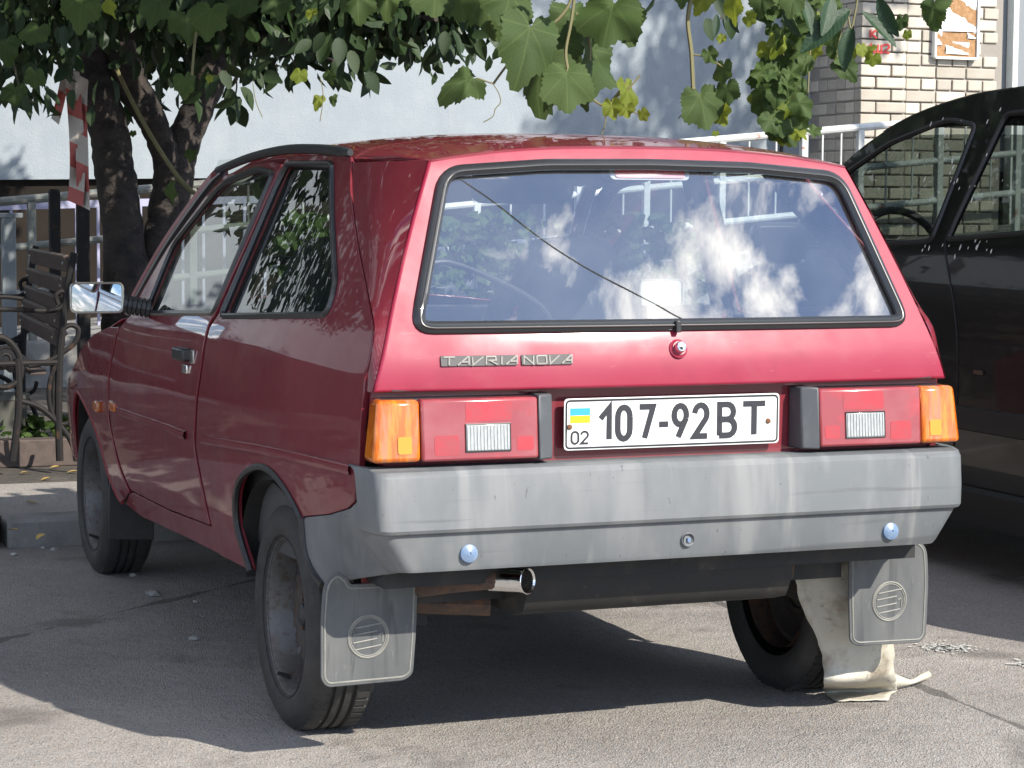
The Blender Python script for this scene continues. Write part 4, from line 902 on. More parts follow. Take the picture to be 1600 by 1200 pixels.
rows = [[(BXC+u*(BS(y, z)), y-.05*(1-u*u), z) for u in np.linspace(-1, 1, 9)] for y, z in ((.25, 1.55), (.05, 1.42), (-.15, 1.1), (-.22, .8), (-.2, .4), (-.1, .28))]
MB().grid(rows).build('tailgate', 'black_paint', bc_)
MB().box((BXC, 1.9, .30), (1.45, 4.0, .12)).build('floor_pan', 'underbody', bc_)
MB().box((BXC, 3.05, .86), (1.5, .35, .30)).build('dashboard', 'cabin_lining', bc_, bevel=.05)
for sx in (-1, 1):
    st = MB(); bx_ = BXC+sx*.36
    st.prism([(-.22, .6), (-.25, .85), (-.22, 1.08), (-.10, 1.14), (-.15, 1.20), (-.14, 1.32), (-.08, 1.38), (.08, 1.38), (.14, 1.32), (.15, 1.20), (.10, 1.14), (.22, 1.08), (.25, .85), (.22, .6)], lambda x, z: (bx_+x, 2.0-.3*(z-.6), z), lambda x, z: (bx_+x, 2.12-.3*(z-.6), z))
    st.box((bx_, 2.25, .60), (.5, .5, .16)); st.build('front_seat', 'cloth_dark', bc_, bevel=.03)
    for y, r in ((.62, .32), (3.12, .32)):
        wheel(bc_, sx, y, .31, .83, .20, rr=.21, cx=BXC)
MB().box((BXC, .85, .95), (1.3, .16, .6)).build('rear_bench', 'cloth_dark', bc_, bevel=.03)
q0 = at(1408, 372, 0, BXC-.36)
sw = MB().tube([(q0.x+.185*math.cos(a), q0.y+.06*math.sin(a), 1.055+.17*math.sin(a)) for a in np.linspace(0, 2*math.pi, 28)[:-1]], .016, 8, True); sw.box((q0.x, q0.y+.02, 1.05), (.16, .05, .12)); sw.tube([(q0.x-.18, q0.y, 1.06), (q0.x+.18, q0.y, 1.06)], .022, 6); sw.tube([(q0.x, q0.y+.03, 1.04), (q0.x, 3.0, .95)], .04, 8)
sw.build('steering_wheel', 'black_plastic', bc_)
dr_ = MB(); r3 = random.Random(5)
for k in range(46):
    c = random.Random(k); 
    if k < 30: px, py = 1470+c.gauss(0, 22)+(k % 3)*25, 300-(k*5 % 130)+c.gauss(0, 12)
    else: px, py = 1440+c.uniform(0, 160), 386+c.gauss(0, 6)
    y, z = bsd(px, py)
    s = c.uniform(.002, .006)
    dr_.add([bf(-1, .0125 if py < 370 else .0015)(y+s*math.cos(a)*.8, z+s*math.sin(a)*c.uniform(.8, 2.4)) for a in np.linspace(0, 6.28, 7)[:-1]], [tuple(range(6))])
o = dr_.build('bird_droppings', 'bird_dropping', bc_, smooth=0); o['kind'] = 'stuff'

# ------------------------------------------------------------------ kerb and planting bed
bed = MB(); bed.box((0, 24.0+3.78, .045), (80, 48, .09)); tag(bed.build('planting_bed', 'soil', smooth=0), 'bare trodden soil bed behind the kerb', 'soil', kind='structure')
pav = MB().add([(-40, 3.80, .094), (40, 3.80, .094), (40, 4.72, .094), (-40, 4.72, .094)], [(0, 1, 2, 3)]).build('path', 'asphalt', smooth=0); tag(pav, 'narrow asphalt path along the kerb', 'path', kind='structure')
kerb = tag(link(bpy.data.objects.new('kerb', None)), 'chipped grey concrete kerb stones in front of the red car', 'kerb', kind='structure'); kerb.location = (0, 3.7, 0)
x = at(27, 830, 2, .1).x-.96*9
kr = random.Random(2)
while x < 9:
    L0 = .96; 
    b = MB(); b.box((x+L0/2, 3.70+kr.uniform(-.012, .012), .048+kr.uniform(-.006, .006)), (L0-.014 if abs(x+L0-at(27, 830, 2, .1).x) > .1 else L0-.045, .17, .115), Matrix.Rotation(kr.uniform(-.01, .01), 3, 'Z'))
    o = b.build('kerb_stone', 'concrete', None, bevel=.014); o.parent = kerb; o.matrix_parent_inverse = Matrix.Translation((0, -3.7, 0)); x += L0
for i, (x, y, w_) in enumerate(((-.55, 5.35, 1.1), (.7, 5.40, 1.2))):
    tag(MB().box((x, y, .15), (w_, .10, .12), Matrix.Rotation(.03*i-.02, 3, 'Z')).build('edging_board', 'bench_wood', None, bevel=.006), 'low dark wooden edging board lying under the bench' if i == 0 else 'low dark wooden edging board lying behind the tree trunk', 'board')

# ------------------------------------------------------------------ building
FY = 11.4
bld = empty('building', (0, FY, 0), 'pale blue-grey rendered building wall with dark plinth', 'building')
def ptop(x): return 1.398+.019*x
MB().hexa([(-30, FY, ptop(-30)), (16, FY, ptop(16)), (16, FY+.4, ptop(16)), (-30, FY+.4, ptop(-30)), (-30, FY, 9), (16, FY, 9), (16, FY+.4, 9), (-30, FY+.4, 9)]).build('wall', 'stucco', bld, smooth=0)
MB().hexa([(-30, FY+.06, 0), (16, FY+.06, 0), (16, FY+.4, 0), (-30, FY+.4, 0), (-30, FY+.06, ptop(-30)-.001), (16, FY+.06, ptop(16)-.001), (16, FY+.4, ptop(16)-.001), (-30, FY+.4, ptop(-30)-.001)]).build('plinth', 'plinth_paint', bld, smooth=0)
# brick pier
PFY = 10.60
pier = empty('brick_pier', (7.3, PFY, 0), 'cream brick pier projecting from the pale building', 'brick pier')
px0 = at(1346, 100, 1, PFY).x; CH = .0945; SL, HL, J = .262, .128, .0125
AW = SL+HL+J
bxe = at(1568, 100, 1, PFY+.03).x
MB().box(((px0+.008+bxe-.008)/2, PFY+.44, 1.9), (bxe-px0-.016, .80, 3.8)).build('mortar_core', 'mortar', pier, smooth=0)
MB().box(((px0+bxe)/2, PFY+.40, .30), (bxe-px0+.03, .86, .60)).build('pier_base', 'concrete', pier, bevel=.02)
def brick_mesh(nm, lx, ly):
    b = MB().box((0, 0, 0), (lx, ly, CH-.0125)); me_o = b.build('brick', 'brick_cream', None, smooth=0, bevel=.004); me = me_o.data; bpy.data.objects.remove(me_o); return me
BM = {'S': brick_mesh('S', SL, .10), 'H': brick_mesh('H', HL, .10), 'sS': brick_mesh('sS', .10, SL), 'sH': brick_mesh('sH', .10, HL)}
rb_ = random.Random(8)
def brick(kind, x, y, z):
    o = link(bpy.data.objects.new('brick', BM[kind])); o.location = (x, y, z); o.rotation_euler = (rb_.gauss(0, .006), rb_.gauss(0, .006), rb_.gauss(0, .006))
    setparent(o, pier); md = o.modifiers.new('b', 'BEVEL'); md.width = rb_.uniform(.004, .012); md.segments = 2
nz = 0; z = 1.08
while z < 3.1 and nz < 40:
    yj = rb_.uniform(-.003, .003)
    seq = ('S', 'H') if nz % 2 else ('H', 'S'); x = px0
    for k in seq:
        l = SL if k == 'S' else HL; brick(k, x+l/2, PFY+.05+rb_.uniform(-.003, .003), z); x += l+J
    xb = px0+AW+J; ks = 'S' if nz % 2 else 'H'; l = SL if ks == 'S' else HL
    if nz % 3 == 0 and ks == 'S': brick('H', xb+HL/2, PFY+.072, z); xb += HL+J
    while xb+l < bxe+.05: brick(ks, xb+l/2, PFY+.072+rb_.uniform(-.003, .003), z); xb += l+J
    ys = PFY+.115; ks = 'sH' if nz % 2 == 0 else 'sS'; l = HL if ks == 'sH' else SL; n_ = 0
    while ys+l < PFY+.86: brick(ks, px0+.05+rb_.uniform(-.003, .003), ys+l/2, z); ys += l+J
    z += CH; nz += 1
# graffiti, notice board, door
gf = lambda off: (lambda x, z: (x, PFY-off, z))
for word, py, pxs in (('KX', 59, (1360, 1384)), ('ИШ2', 82, (1351, 1366, 1380))):
    for ch, p in zip(word, pxs):
        a = at(p, py, 1, PFY-.004); t = MB(); strokes(t, GLYPH[ch], .017, gf, .0035, .0045, .055/.6, .062, a.x, a.z); t.build('painted_letter', 'graffiti_red', pier)
nb0, nb1 = at(1459, 90, 1, PFY), at(1528, -30, 1, PFY)
nbd = empty('notice_board', ((nb0.x+nb1.x)/2, PFY, nb0.z), 'white framed notice board with papers on the brick pier', 'notice board')
w2, h2 = nb1.x-nb0.x, nb1.z-nb0.z; cxn, czn = (nb0.x+nb1.x)/2, (nb0.z+nb1.z)/2
MB().box((cxn, PFY+.005, czn), (w2-.02, .03, h2-.02)).build('cork_panel', 'cork', nbd, smooth=0)
for dx, dz, ww, hh in ((0, -h2/2, w2, .022), (0, h2/2, w2, .022), (-w2/2, 0, .022, h2), (w2/2, 0, .022, h2)): MB().box((cxn+dx, PFY-.004+(.001 if dx else 0), czn+dz), (ww, .05, hh)).build('board_frame', 'plate_white', nbd, bevel=.004)
for a, b, c, d, r in ((1468, 48, 1527, -10, .05), (1478, 84, 1515, 66, -.03), (1461, 70, 1473, 48, .1), (1512, 60, 1526, 47, .0)):
    p, q = at(a, b, 1, PFY-.02), at(c, d, 1, PFY-.02)
    MB().grid([[( p.x+(q.x-p.x)*u, PFY-.014-.010*math.sin(3*u+5*v), p.z+(q.z-p.z)*v+r*(u-.5)*.1) for u in np.linspace(0, 1, 6)] for v in np.linspace(0, 1, 5)]).build('paper_notice', 'paper', nbd)
dx0 = at(1578, 100, 1, FY).x
dr0 = empty('metal_door', (dx0+.5, FY-.05, 0), 'plain grey metal door beside the brick pier', 'door')
MB().box((dx0+.5, FY-.04, 1.6), (1.0, .06, 3.2)).build('door_leaf', 'grey_door', dr0, bevel=.005)
MB().box((dx0-.02, FY-.06, 1.6), (.05, .1, 3.2)).build('door_frame', 'plate_white', dr0, bevel=.005)
cbx = at(1224, 150, 1, FY-.03).x
tag(MB().tube([(cbx+.01, FY-.03, 3.2), (cbx, FY-.03, 2.2), (cbx-.02, FY-.03, 1.2), (cbx, FY-.03, .4)], .014, 6).build('drain_cable', 'cable_black', None), 'thin black cable running down the pale wall beside the pier', 'cable')

# ------------------------------------------------------------------ ramp with railing
RY = 9.5
def rtop(x): return 1.26+.095*(x-.1)
ramp = empty('ramp', (3.0, RY, 0), 'concrete access ramp rising along the building', 'ramp')
MB().hexa([(-3, RY, 0), (9.5, RY, 0), (9.5, RY+1.6, 0), (-3, RY+1.6, 0), (-3, RY, .1), (9.5, RY, rtop(9.5)-.92), (9.5, RY+1.6, rtop(9.5)-.92), (-3, RY+1.6, .1)]).build('slab', 'concrete', ramp, bevel=.02)
rail = empty('ramp_railing', (3.0, RY+.08, .3), 'rust-spotted white pipe railing along the access ramp', 'railing')
yr = RY+.08
for dz in (0, -.29, -.58):
    for x0, x1, m_ in ((-2.6, 1.6, 'grey_rail'), (1.6, 9.3, 'white_rail')):
        MB().tube([(x0, yr, rtop(x0)+dz), (x1, yr, rtop(x1)+dz)], .028 if dz > -.1 else .024, 10).build('rail_pipe', m_, rail)
xp = [at(p, 220, 1, yr).x for p in (48, 300, 560, 745, 905, 1010, 1128, 1256, 1344, 1468, 1590)]
for i, x in enumerate(xp):
    z0 = max(.1, rtop(x)-.93); MB().box((x, yr, (z0+rtop(x)-.02)/2), (.05, .05, rtop(x)-.02-z0)).build('rail_post', 'grey_rail' if x < 1.6 else 'white_rail', rail, bevel=.006)
for i in range(len(xp)-1):
    for t in (.33, .66):
        x = xp[i]+(xp[i+1]-xp[i])*t; MB().tube([(x, yr, rtop(x)-.57), (x, yr, rtop(x)-.03)], .008, 6).build('rail_bar', 'white_rail' if x > 1.6 else 'grey_rail', rail)
fen = empty('bar_fence', (0, 10.3, 0), 'lavender flat-bar fence behind the tree and bench', 'fence')
fa, fb_ = at(-60, 318, 1, 10.3), at(470, 304, 1, 10.3)
def ftop(x): return fa.z+(fb_.z-fa.z)*(x-fa.x)/(fb_.x-fa.x)
def bar(mb, x0, x1, z0a, z1a): return mb
MB().hexa([(fa.x, 10.29, ftop(fa.x)-.05), (fb_.x, 10.29, ftop(fb_.x)-.05), (fb_.x, 10.31, ftop(fb_.x)-.05), (fa.x, 10.31, ftop(fa.x)-.05), (fa.x, 10.29, ftop(fa.x)), (fb_.x, 10.29, ftop(fb_.x)), (fb_.x, 10.31, ftop(fb_.x)), (fa.x, 10.31, ftop(fa.x))]).build('top_bar', 'lavender_bar', fen)
x = fa.x+.03
while x < fb_.x:
    MB().box((x, 10.3, (.2+ftop(x)-.05)/2), (.018, .018, ftop(x)-.05-.2)).build('fence_bar', 'lavender_bar', fen); x += .142
for i, (px, wd_) in enumerate(((86, .055), (130, .065))):
    b = at(px, 420, 1, 7.6); t = at(px, 299, 1, 7.6)
    p = MB(); p.box((b.x, 7.6, (t.z+.09)/2), (wd_, .06, t.z-.09)); p.tube([(b.x, 7.6, t.z-.01), (b.x, 7.6, t.z+.012)], [wd_*.62, wd_*.5], 10); tag(p.build('iron_post', 'dark_iron', None, bevel=.004), 'dark iron post beside the tree trunk behind the red-white tape' if i else 'dark iron post behind the bench backrest', 'post')
lp = MB()
for px in (6, 14, 22): q = at(px, 450, 1, 8.6); lp.box((q.x, 8.6, .62), (.022 if px != 14 else .04, .05, 1.06))
lp.box((at(14, 450, 1, 8.6).x, 8.6, 1.165), (.16, .062, .028)); tag(lp.build('light_gate', 'light_board', None, bevel=.003), 'light grey slatted gate post behind the bench', 'gate')

# ------------------------------------------------------------------ tree
TT = 10.1
tree = empty('shade_tree', at(208, 700, 2, .09), 'dark forked tree with low spreading crown behind the red car', 'tree')
def trunk(pts, t0=TT, dt=0.):
    c = []; r = []
    for i, (px, py, wpx) in enumerate(pts): tt = t0+dt*i; c.append(at_t(px, py, tt)); r.append(wpx/2*tt/F_PX)
    s = spl([tuple(p)+(q,) for p, q in zip(c, r)], 6); rr = random.Random(len(pts))
    return [Vector(q[:3])+Vector((rr.gauss(0, .003), rr.gauss(0, .003), 0)) for q in s], [q[3]*rr.uniform(.97, 1.03) for q in s]
base_px = [(206, 660, 140), (206, 560, 108), (203, 480, 84), (198, 420, 72), (191, 350, 63), (181, 280, 64), (171, 210, 63), (155, 147, 64), (148, 87, 60), (146, 0, 58), (144, -80, 56), (130, -200, 46)]
tr_parts = []
mbk = MB(); p, r = trunk(base_px); mbk.tube(p, r, 14); mbk.build('trunk', 'bark', tree, smooth=70)
mbk = MB(); p, r = trunk([(222, 560, 80), (236, 480, 62), (245, 420, 54), (256, 350, 58), (267, 300, 62), (275, 250, 62), (293, 205, 52), (315, 154, 50), (340, 95, 48), (362, 20, 44), (390, -80, 38)], TT, .03); mbk.tube(p, r, 14); mbk.build('trunk', 'bark', tree, smooth=70)
mbk = MB(); p, r = trunk([(266, 275, 46), (252, 222, 44), (234, 180, 46), (215, 147, 50), (197, 100, 48), (184, 50, 46), (180, -60, 42)], TT+.1, -.03); mbk.tube(p, r, 12); mbk.build('branch', 'bark', tree, smooth=70)
for k, pts in enumerate(([(150, 40, 30), (60, 20, 22), (-60, 0, 16)], [(360, 30, 34), (450, 30, 22), (560, 20, 14), (680, 30, 8)], [(190, 50, 30), (300, 40, 20), (420, 60, 12), (520, 95, 5)], [(150, -60, 40), (40, -120, 30), (-150, -150, 20)], [(370, -40, 40), (520, -120, 26), (700, -160, 18), (900, -150, 10)])):
    mbk = MB(); p, r = trunk(pts, TT-.2, -.5); mbk.tube(p, r, 8); mbk.build('branch', 'bark', tree, smooth=70)
def leaf_pts(kind, v=0):
    if kind == 'ovate':
        o = [(0, 0), (.16, .10), (.26, .30), (.27, .50), (.19, .74), (.08, .92), (0, 1.02)]
        pts = []; fc = []
        for (x, y) in o: pts.append((x, y, abs(x)*.35-.10*y*y))
        mid = [(0, y, -.10*y*y) for x, y in o]
        for (x, y) in o: pts.append((-x, y, abs(x)*.35-.10*y*y))
        n = len(o); pts += mid
        for i in range(n-1): fc += [(2*n+i, i, i+1, 2*n+i+1), (2*n+i+1, n+i+1, n+i, 2*n+i)]
        return pts, fc
    if kind == 'grape':
        o = []; n = 60
        ra = [-90, -72, -40, -18, 5, 33, 60, 90, 120, 147, 175, 198, 220, 252, 270]; rv = [.20, .50, .66, .64, .60, .74, .61, .86, .60, .76, .62, .62, .68, .52, .20]
        for i in range(n+1):
            d = -84+348*i/n; lob = float(np.interp(d, ra, rv))*(.92+.06*math.sin(3*v+d*.05))+(.030 if i % 2 else -.022)*(1+.5*math.sin(i*1.7+v)); th = math.radians(d)
            o.append((lob*math.cos(th)*1.0, lob*math.sin(th)+.30))
        o = [(0, .06)]+o
        def z(x, y): r2 = x*x+(y-.3)**2; return (.10+.04*v)*math.sin((5-v % 2)*math.atan2(y-.3, x)+v)*min(1, r2*1.5)-(.20, .45, -.12, .30)[v]*r2+(.10, .38, .15, -.10)[v]*abs(x)-(0, .1, .25, .5)[v]*max(0, y-.5)**2
        pts = [(0, .30, 0)]; fc = []; m = len(o)
        for s in (.33, .66, 1.):
            for x, y in o: xx, yy = x*s, .30+(y-.30)*s; pts.append((xx, yy, z(xx, yy)))
        for i in range(m):
            j = (i+1) % m; fc.append((0, 1+i, 1+j))
            for s in range(2): fc.append((1+s*m+i, 1+(s+1)*m+i, 1+(s+1)*m+j, 1+s*m+j))
        return pts, fc
    if kind == 'long':
        pts = []; fc = []; n = 12
        for i in range(n+1):
            y = i/n; w_ = .19*math.sin(math.pi*min(1, y*.96+.02))**.8; zz = -.14*y*y
            rip = .010*math.sin(i*2.6)
            pts += [(-w_, y, zz+w_*.4+rip), (-w_*.5, y, zz+w_*.25-rip), (0, y, zz), (w_*.5, y, zz+w_*.25-rip), (w_, y, zz+w_*.4+rip)]
        for i in range(n):
            for k in range(4): fc.append((i*5+k, i*5+k+1, i*5+5+k+1, i*5+5+k))
        return pts, fc
def leaf_mesh(kind, m, nm, v=0):
    p, f = leaf_pts(kind, v); me = bpy.data.meshes.new(nm); me.from_pydata(p, [], f); me.polygons.foreach_set('use_smooth', [True]*len(f)); me.materials.append(MATS[m]); return me
LMV = {'grape': [leaf_mesh('grape', 'grape_leaf_green', 'leaf', v) for v in range(4)], 'young': [leaf_mesh('grape', 'young_leaf_green', 'leaf', v) for v in range(4)]}
lv = random.Random(77)
LM = {'grape': leaf_mesh('grape', 'grape_leaf_green', 'leaf'), 'young': leaf_mesh('grape', 'young_leaf_green', 'leaf'), 'ovate': leaf_mesh('ovate', 'tree_leaf_green', 'leaf'), 'long': leaf_mesh('long', 'long_leaf_green', 'leaf')}
VIEW = Matrix((CR, CU, -CF)).transposed()
def leaf(parent, kind, px, py, size, t, ang=0., tip=0., tilt=0., rng=random):
    """leaf whose stalk end is at (px,py); ang = direction of the leaf tip in the picture (deg, 0 = up, 180 = down)"""
    o = link(bpy.data.objects.new('leaf', lv.choice(LMV[kind]) if kind in LMV else LM[kind])); s = size*t/F_PX
    R = VIEW @ Matrix.Rotation(math.radians(-ang), 3, 'Z') @ Matrix.Rotation(math.radians(tilt), 3, 'Y') @ Matrix.Rotation(math.radians(tip), 3, 'X')
    M = R.to_4x4() @ Matrix.Diagonal((s*lv.uniform(.82, 1.12), s*lv.uniform(.92, 1.08), s*lv.uniform(.7, 1.5), 1)); M.translation = at_t(px, py, t)
    o.parent = parent; o.matrix_parent_inverse = Matrix.Translation(-Vector(parent.location)); o.matrix_basis = M
    return o
# crown as one mass of leaf blades
def crown(name, n, sampler, size, parent, m='tree_leaf_green', seed=1, kind='ovate'):
    r = random.Random(seed); base = [(0, 0, 0), (.24, .35, .09), (.20, .70, .03), (0, 1, -.10), (-.20, .70, .03), (-.24, .35, .09), (0, .5, -.02)] if kind == 'ovate' else [(0, 0, 0), (.5, .05, .05), (.55, .45, .0), (.25, .6, .04), (0, .9, -.1), (-.25, .6, .04), (-.55, .45, 0), (-.5, .05, .05), (0, .35, -.03)]
    nb = len(base)-1; vs = []; fs = []
    for _ in range(n):
        c = sampler(r)
        if c is None: continue
        s = size*r.uniform(.65, 1.25)
        e = Matrix.Rotation(r.uniform(0, 6.28), 3, 'Z') @ Matrix.Rotation(r.gauss(-1.9, .6), 3, 'X') @ Matrix.Rotation(r.gauss(0, .6), 3, 'Y')
        b0 = len(vs)
        for q in base: vs.append(c+(e@Vector(q))*s)
        fs += [(b0+nb, b0+i, b0+(i+1) % nb) for i in range(nb)]
    me = bpy.data.meshes.new(name); me.from_pydata([tuple(v) for v in vs], [], fs); me.materials.append(MATS[m])
    o = link(bpy.data.objects.new(name, me)); setparent(o, parent); o['kind'] = 'stuff'; return o
clr = random.Random(21)
clumps = []
for _ in range(190):
    clumps.append((Vector((clr.uniform(-3.6, 2.2), clr.uniform(3.2, 8.2), clr.uniform(2.25, 4.6))), clr.uniform(.28, .55)))
# lower fringe following the picture
for px, py, t, rr in ((20, 40, 9, .3), (70, 20, 9.5, .35), (30, 100, 9.2, .16), (110, 60, 8.8, .3), (240, 20, 9, .35), (260, 90, 10.5, .22), (300, 60, 9.5, .3), (330, 100, 10.6, .2), (390, 30, 9, .3), (430, 60, 9.6, .22), (480, 40, 9, .25), (500, 20, 8.5, .25), (550, 30, 9, .22), (590, 15, 8.6, .25), (640, -5, 8.6, .25), (690, -10, 8.6, .25), (30, -20, 9, .4), (200, -30, 9, .4), (330, -20, 9, .4), (430, -30, 9, .35), (560, -40, 9, .4), (220, 150, 10.8, .12), (190, 60, 10.6, .28)):
    clumps.append((at_t(px, py, t), rr))
def samp(r):
    c, q = r.choice(clumps); v = Vector((r.gauss(0, 1), r.gauss(0, 1), r.gauss(0, .8))); v = v.normalized()*q*(r.random()**.45)
    p = c+v
    if p.z < 1.98: return None if r.random() < .75 else p
    return p
crown('crown', 36000, samp, .105, tree, seed=3)
# separately visible hanging leaves of the tree
r = random.Random(4)
spots = [(365, 150, 4), (372, 165, 4), (358, 170, 3), (485, 90, 3), (505, 70, 4), (530, 62, 4), (548, 70, 4), (570, 85, 3), (590, 68, 4), (607, 55, 3), (622, 75, 4), (575, 120, 2), (595, 135, 2), (620, 50, 3), (690, 62, 5), (705, 70, 5), (720, 60, 5), (735, 62, 3), (415, 120, 4), (430, 100, 4), (455, 95, 4), (470, 115, 3), (400, 110, 4), (345, 120, 3), (640, 70, 2), (300, 150, 2), (35, 155, 3), (15, 150, 3), (60, 165, 3), (75, 150, 2), (120, 150, 1), (100, 40, 4), (660, 30, 4), (760, 20, 3), (905, 60, 2), (915, 75, 2), (1116, 30, 2), (1135, 35, 2)]
for px, py, n in spots:
    for _ in range(n): leaf(tree, 'ovate', px+r.gauss(0, 8), py+r.gauss(0, 8)-12, r.uniform(30, 44), r.uniform(8.2, 9.2), 180+r.gauss(0, 28), r.gauss(0, 25), r.gauss(0, 50))
for pts in (((365, 100), (370, 135), (363, 165)), ((490, 60), (530, 78), (560, 105), (592, 125)), ((600, 20), (625, 60)), ((700, 20), (712, 60)), ((20, 90), (35, 150), (55, 160)), ((1150, -30), (1140, 10), (1125, 30)), ((440, 40), (455, 90), (470, 110))):
    MB().tube([at_t(px, py, 8.7) for px, py in spl(pts, 4)], .0035, 5).build('twig', 'twig', tree)
mb = MB(); mb.tube([at_t(px, py, 9.7) for px, py in spl(((178, 100), (215, 175), (250, 235), (285, 285), (308, 305)), 5)], .010, 6); mb.build('climbing_stem', 'vine_stem', tree)

# ------------------------------------------------------------------ grape vine hanging over the car
vine = empty('grape_vine', at_t(880, -160, 5.6), 'grape vine with broad lobed leaves hanging above the red car', 'vine')
G = [  # stalk px,py, size, t, tip angle, tip, tilt, kind
 (742, 120, 78, 5.3, 238, 20, 25, 'grape'), (830, 35, 128, 5.3, 195, 10, -20, 'grape'), (868, 48, 90, 5.5, 165, 20, 30, 'grape'), (850, 90, 105, 5.4, 185, 15, 35, 'grape'),
 (885, 108, 92, 5.2, 180, 15, -5, 'grape'), (925, 70, 110, 5.5, 190, 15, -55, 'grape'), (912, 90, 95, 5.6, 170, 20, 50, 'grape'), (960, 0, 108, 5.4, 190, 12, 20, 'grape'), (985, 10, 90, 5.6, 170, 15, 40, 'grape'),
 (895, 10, 95, 5.5, 190, 20, -25, 'grape'), (760, -20, 100, 5.5, 170, 20, 20, 'grape'), (800, -15, 90, 5.4, 200, 15, -15, 'grape'), (770, 8, 70, 5.6, 140, 40, 10, 'grape'),
 (978, 128, 62, 5.3, 182, 10, -60, 'young'), (955, 158, 40, 5.2, 170, 10, 10, 'young'), (978, 165, 30, 5.2, 170, 15, 10, 'young'), (1002, 172, 26, 5.2, 150, 10, 30, 'young'),
 (288, 118, 62, 6.4, 182, 10, 0, 'grape'), (330, 118, 22, 6.4, 200, 10, 30, 'young'), (330, 10, 90, 6.2, 185, 15, 10, 'grape'), (290, 20, 85, 6.4, 175, 15, -30, 'grape'), (250, -5, 90, 6.2, 190, 20, 20, 'grape'), (130, -10, 100, 6.2, 185, 15, 0, 'grape'), (170, -5, 60, 6.0, 160, 15, 50, 'young'), (380, -10, 85, 6.3, 180, 25, 15, 'grape'), (430, -5, 80, 6.3, 175, 20, -15, 'grape'),
 (560, -15, 85, 6.0, 180, 20, 0, 'grape'), (610, -15, 70, 6.0, 190, 20, 20, 'grape'), (680, -20, 75, 5.8, 185, 20, -10, 'grape'), (730, -25, 85, 5.8, 180, 20, 20, 'grape'), (645, -20, 70, 6, 170, 20, 0, 'grape'),
 (1093, 142, 88, 6.0, 172, 12, -10, 'grape'), (1105, 78, 34, 6.0, 150, 15, 10, 'grape'), (1130, 98, 44, 6.0, 175, 10, 55, 'grape'), (1135, 130, 50, 6.0, 170, 15, 30, 'grape'), (1128, 168, 38, 6.0, 160, 20, 40, 'young'), (1118, 205, 12, 6, 180, 10, 0, 'young'), (1130, 55, 20, 6, 200, 10, 20, 'young'),
 (515, 110, 40, 7.5, 170, 10, 40, 'grape'), (500, 150, 34, 7.5, 200, 20, 10, 'young'), (520, 150, 26, 7.5, 170, 20, 30, 'grape'), (470, 110, 40, 7.6, 190, 20, 10, 'young'), (490, 15, 34, 7.2, 185, 20, 40, 'young'),
 (25, 135, 58, 7.4, 180, 15, 10, 'grape'), (55, 110, 52, 7.4, 185, 15, -20, 'grape'), (10, 60, 70, 7.0, 180, 20, 10, 'grape'), (60, 40, 70, 7.0, 190, 25, 20, 'grape'), (270, 285, 60, 9.6, 178, 10, 55, 'grape'), (300, 235, 34, 9.6, 190, 10, 20, 'grape'), (208, 205, 16, 9.8, 180, 10, 0, 'grape'),
 (1150, -10, 60, 6.0, 175, 15, 60, 'young'), (1165, 25, 26, 6.2, 120, 20, 20, 'young'), (1105, -10, 45, 6, 210, 15, 20, 'young'), (1065, -20, 40, 6, 180, 15, 0, 'grape'), (1240, -12, 50, 6.6, 190, 10, 0, 'grape'), (1190, -15, 50, 6.6, 180, 10, 20, 'grape'), (1460, 0, 56, 7.2, 185, 10, 45, 'grape'), (1410, 25, 34, 7.2, 185, 10, 40, 'grape'), (1418, 48, 20, 7.2, 180, 10, 30, 'young')]
for px, py, s, t, an, tp, tl, k in G: leaf(vine, k, px, py, s*(.74 if px > 660 else .56), t, an, tp, tl)
def stem(pts, t, rad=.003, par=None, m='vine_stem', nm='stem'): return MB().tube([at_t(px, py, t) for px, py in spl(pts, 5)], rad, 6).build(nm, m, par or vine)
stem([(905, -60), (890, 5), (860, 40), (835, 45)], 5.35, .004); stem([(905, -60), (893, 30), (884, 80), (888, 112)], 5.35, .004); stem([(900, 20), (920, 60), (922, 95)], 5.45)
stem([(770, 132), (780, 118), (800, 90), (830, 40)], 5.35); stem([(745, 122), (768, 130)], 5.3, .002)
stem([(768, 128), (779, 145), (782, 160), (774, 170), (770, 182), (755, 191)], 5.3, .0012, nm='tendril')
stem([(885, 110), (920, 150), (945, 165), (962, 150), (978, 128)], 5.3); stem([(962, 152), (985, 135), (1000, 118)], 5.3, .0025); stem([(975, 168), (1000, 180)], 5.25, .0015); stem([(948, 168), (945, 195), (940, 210)], 5.3, .0015)
stem([(1090, -40), (1075, 25), (1080, 80), (1083, 140)], 6.0, .006); stem([(1083, 85), (1105, 90), (1130, 105)], 6.0, .0025); stem([(1083, 140), (1080, 160), (1060, 185)], 6.0, .0015)
stem([(300, 118), (303, 80), (306, 50)], 6.4, .004); stem([(395, 130), (398, 150), (402, 165), (410, 183)], 7.5, .0015, nm='tendril'); stem([(500, 120), (505, 150), (500, 190)], 7.5, .0015, nm='tendril')
stem([(960, -100), (1090, -60), (1150, -40), (1250, -30)], 6.1, .008); stem([(520, -60), (700, -50), (905, -60), (960, -100)], 5.6, .008)
r = random.Random(9)
def samp5(r_):
    for _ in range(50):
        p = Vector((r_.uniform(-3.4, .35), r_.uniform(-.5, 3.2), r_.uniform(2.75, 3.35)))
        if (math.sin(p.x*3.1+1)+math.sin(p.y*3.7+p.x)+r_.gauss(0, .5)) > -.75: return p
crown('shade_canopy', 6800, samp5, .10, vine, 'canopy_green', 19, 'g')  # unseen leaf layer added above the frame to shade vine and path
